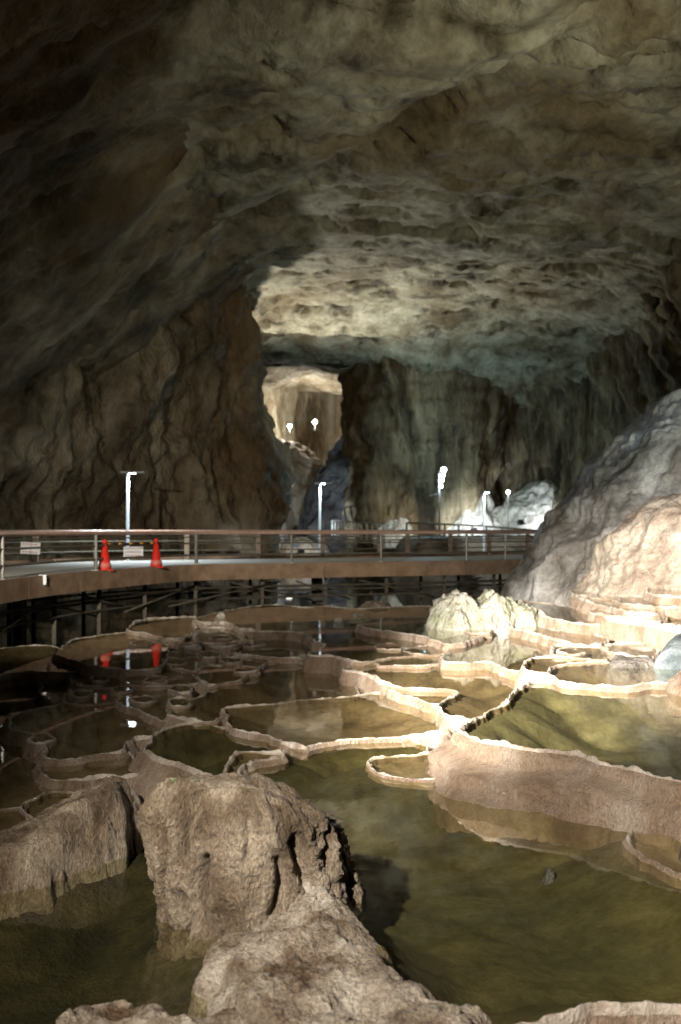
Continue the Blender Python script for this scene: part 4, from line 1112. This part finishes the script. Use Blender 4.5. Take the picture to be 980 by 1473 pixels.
# pole lamps
def pole_lamp(label, x, ytop, d, zbase, side=1, power=60):
    t = px(x, ytop, d)
    r = empty('pole_lamp', (t.x, t.y, zbase)); tag(r, label, 'street lamp', 'white pole lamps along the walkway')
    H = t.z - zbase
    MB().lathe((0, 0, 0), [(0.085, 0), (0.085, 0.03), (0.055, 0.05), (0.052, H - 0.1), (0.048, H)], 14).build('pole', M['pole'], r, True)
    MB().box((side * 0.16, 0, H + 0.03), (0.72, 0.26, 0.05)).build('lamp_head', M['housing'], r)
    MB().box((side * 0.14, -0.02, H + 0.0), (0.16, 0.20, 0.012)).build('led_panel', M['led'], r)
    ld = bpy.data.lights.new('pole_light', 'SPOT'); ld.spot_size = math.radians(150); ld.spot_blend = 0.6; ld.energy = power; ld.color = (0.82, 0.94, 1.0); ld.shadow_soft_size = 0.06
    lo = bpy.data.objects.new('pole_light', ld); link(lo, r); lo.location = (side * 0.16, -0.12, H - 0.05)
    return r
pole_lamp('white pole lamp behind the red cones against the left wall', 184, 681, 30.5, 0.2, 1, 500)
pole_lamp('white pole lamp in front of the gap to the far chamber', 460, 696, 40, -0.6, 1, 500)
pole_lamp('white pole lamp standing left of the huge boulder', 696, 709, 43.5, 0.3, 1, 500)

# mast with a column of four round lamps
mr_b = px(632, 757, 50); mast = empty('lamp_mast', (mr_b.x, mr_b.y, 1.6)); tag(mast, 'mast with four glaring round lamps in a column', 'lamp mast')
top = px(637, 676, 50)
MB().tube([(0, 0, 0), (0, 0, top.z - 1.75)], 0.05, 10).build('pole', M['pole'], mast, True)
for (bx, by, r_) in ((638.5, 676, 0.13), (637, 684, 0.10), (635.5, 691.5, 0.10), (634.5, 699, 0.08)):
    p = px(bx, by, 49.8) - Vector(mast.location)
    MB().lathe((p.x, p.y, p.z), [(0.02, -r_), (r_ * 0.7, -r_ * 0.7), (r_, 0), (r_ * 0.7, r_ * 0.7), (0.02, r_)], 16).build('bulb', M['bulb'], mast, True)
    MB().tube([(p.x, p.y, p.z), (0, 0, p.z - 0.05)], 0.02, 6).build('bracket', M['housing'], mast)
ld = bpy.data.lights.new('mast_light', 'POINT'); ld.energy = 700; ld.color = (0.48, 0.84, 1.0); ld.shadow_soft_size = 0.15
lo = bpy.data.objects.new('mast_light', ld); link(lo, mast); lo.location = (-0.5, 2.5, top.z - 2.0)
MB().tube([(-0.5, 0, top.z - 2.9), (0.1, 0, top.z - 2.75)], 0.03, 6).build('cross_arm', M['housing'], mast)

# small single lamps
def small_lamp(label, x, y, d, zb, r_, power, mat, col=COOL):
    p = px(x, y, d); o = empty('small_lamp', (p.x, p.y, zb)); tag(o, label, 'lamp', 'small lamps in the far cave')
    h = p.z - zb
    MB().tube([(0, 0, 0), (0, 0, h - r_)], 0.03, 8).build('stem', M['housing'], o)
    MB().lathe((0, 0, h), [(0.02, -r_), (r_ * 0.7, -r_ * 0.7), (r_, 0), (r_ * 0.7, r_ * 0.7), (0.02, r_)], 16).build('bulb', mat, o, True)
    ld = bpy.data.lights.new('bulb_light', 'POINT'); ld.energy = power; ld.color = col; ld.shadow_soft_size = 0.1
    lo = bpy.data.objects.new('bulb_light', ld); link(lo, o); lo.location = (0, -r_ - 0.15, h)
small_lamp('small round lamp above the second white lit rock', 731, 708, 52, 1.5, 0.10, 60, M['bulb_dim'])
small_lamp('small round lamp on the far bank in the gap', 511, 719, 64, -0.4, 0.12, 500, M['bulb_dim'])
small_lamp('left lamp of the pair high in the far chamber', 417, 613, 84, 10.2, 0.17, 800, M['bulb'], (1.0, 0.97, 0.88))
small_lamp('right lamp of the pair high in the far chamber', 453, 607, 86, 10.6, 0.19, 800, M['bulb'], (1.0, 0.95, 0.85))

# second railing on the bank at the foot of the back wall
fr = empty('bank_railing', (6.5, 45.4, 1.75)); tag(fr, 'dark low railing on the bank below the back wall', 'railing')
fpts = [px(585, 752, 45.0), px(640, 754, 45.2), px(700, 757, 45.6), px(770, 763, 46.2), px(840, 768, 47)]
fp = [Vector((p.x, p.y, p.z)) - fr.location for p in fpts]
MB().tube(fp, 0.045, 8).build('top_rail', M['darksteel'], fr, True)
MB().tube([p - Vector((0, 0, 0.35)) for p in fp], 0.03, 8).build('lower_rail', M['darksteel'], fr, True)
for i in range(len(fp) - 1):
    for t in (0.0, 0.33, 0.66):
        p = fp[i].lerp(fp[i + 1], t)
        MB().box((p.x, p.y, p.z - 0.40), (0.09, 0.09, 0.80)).build('railing_post', M['darksteel'], fr)
# railing by the far water
f2 = empty('far_railing', (0.6, 60, 0.2)); tag(f2, 'thin pale railing at the edge of the far water', 'railing')
q = [px(478, 748, 60), px(500, 750, 58.5), px(520, 752, 57), px(560, 756, 55)]
q = [p - f2.location for p in q]
MB().tube(q, 0.04, 8).build('top_rail', M['steel'], f2, True)
for i in range(len(q) - 1):
    for t in (0, 0.2, 0.4, 0.6, 0.8):
        p = q[i].lerp(q[i + 1], t); MB().box((p.x, p.y, p.z - 0.45), (0.07, 0.07, 0.9)).build('railing_post', M['steel'], f2)

# floodlights
def flood(name, loc, target, watts, col, cone_deg, blend, rad, label):
    r = empty(name, loc); tag(r, label, 'floodlight', 'floodlights of the cave')
    dr = (Vector(target) - Vector(loc)).normalized()
    r.rotation_euler = dr.to_track_quat('-Z', 'Y').to_euler()
    MB().box((0, 0, 0.07), (0.34, 0.26, 0.10)).build('housing', M['housing'], r)
    MB().box((0, 0, 0.017), (0.29, 0.21, 0.004)).build('lens', M['lens'], r)
    MB().box((0.19, 0, 0.10), (0.02, 0.06, 0.28)).box((-0.19, 0, 0.10), (0.02, 0.06, 0.28)).box((0, 0, 0.25), (0.40, 0.06, 0.02)).build('yoke', M['darksteel'], r)
    ld = bpy.data.lights.new('beam', 'SPOT'); ld.energy = watts; ld.color = col; ld.spot_size = math.radians(cone_deg); ld.spot_blend = blend; ld.shadow_soft_size = rad
    lo = bpy.data.objects.new('beam', ld); link(lo, r); lo.location = (0, 0, -0.02)
for f in FLOODS: flood(*f)
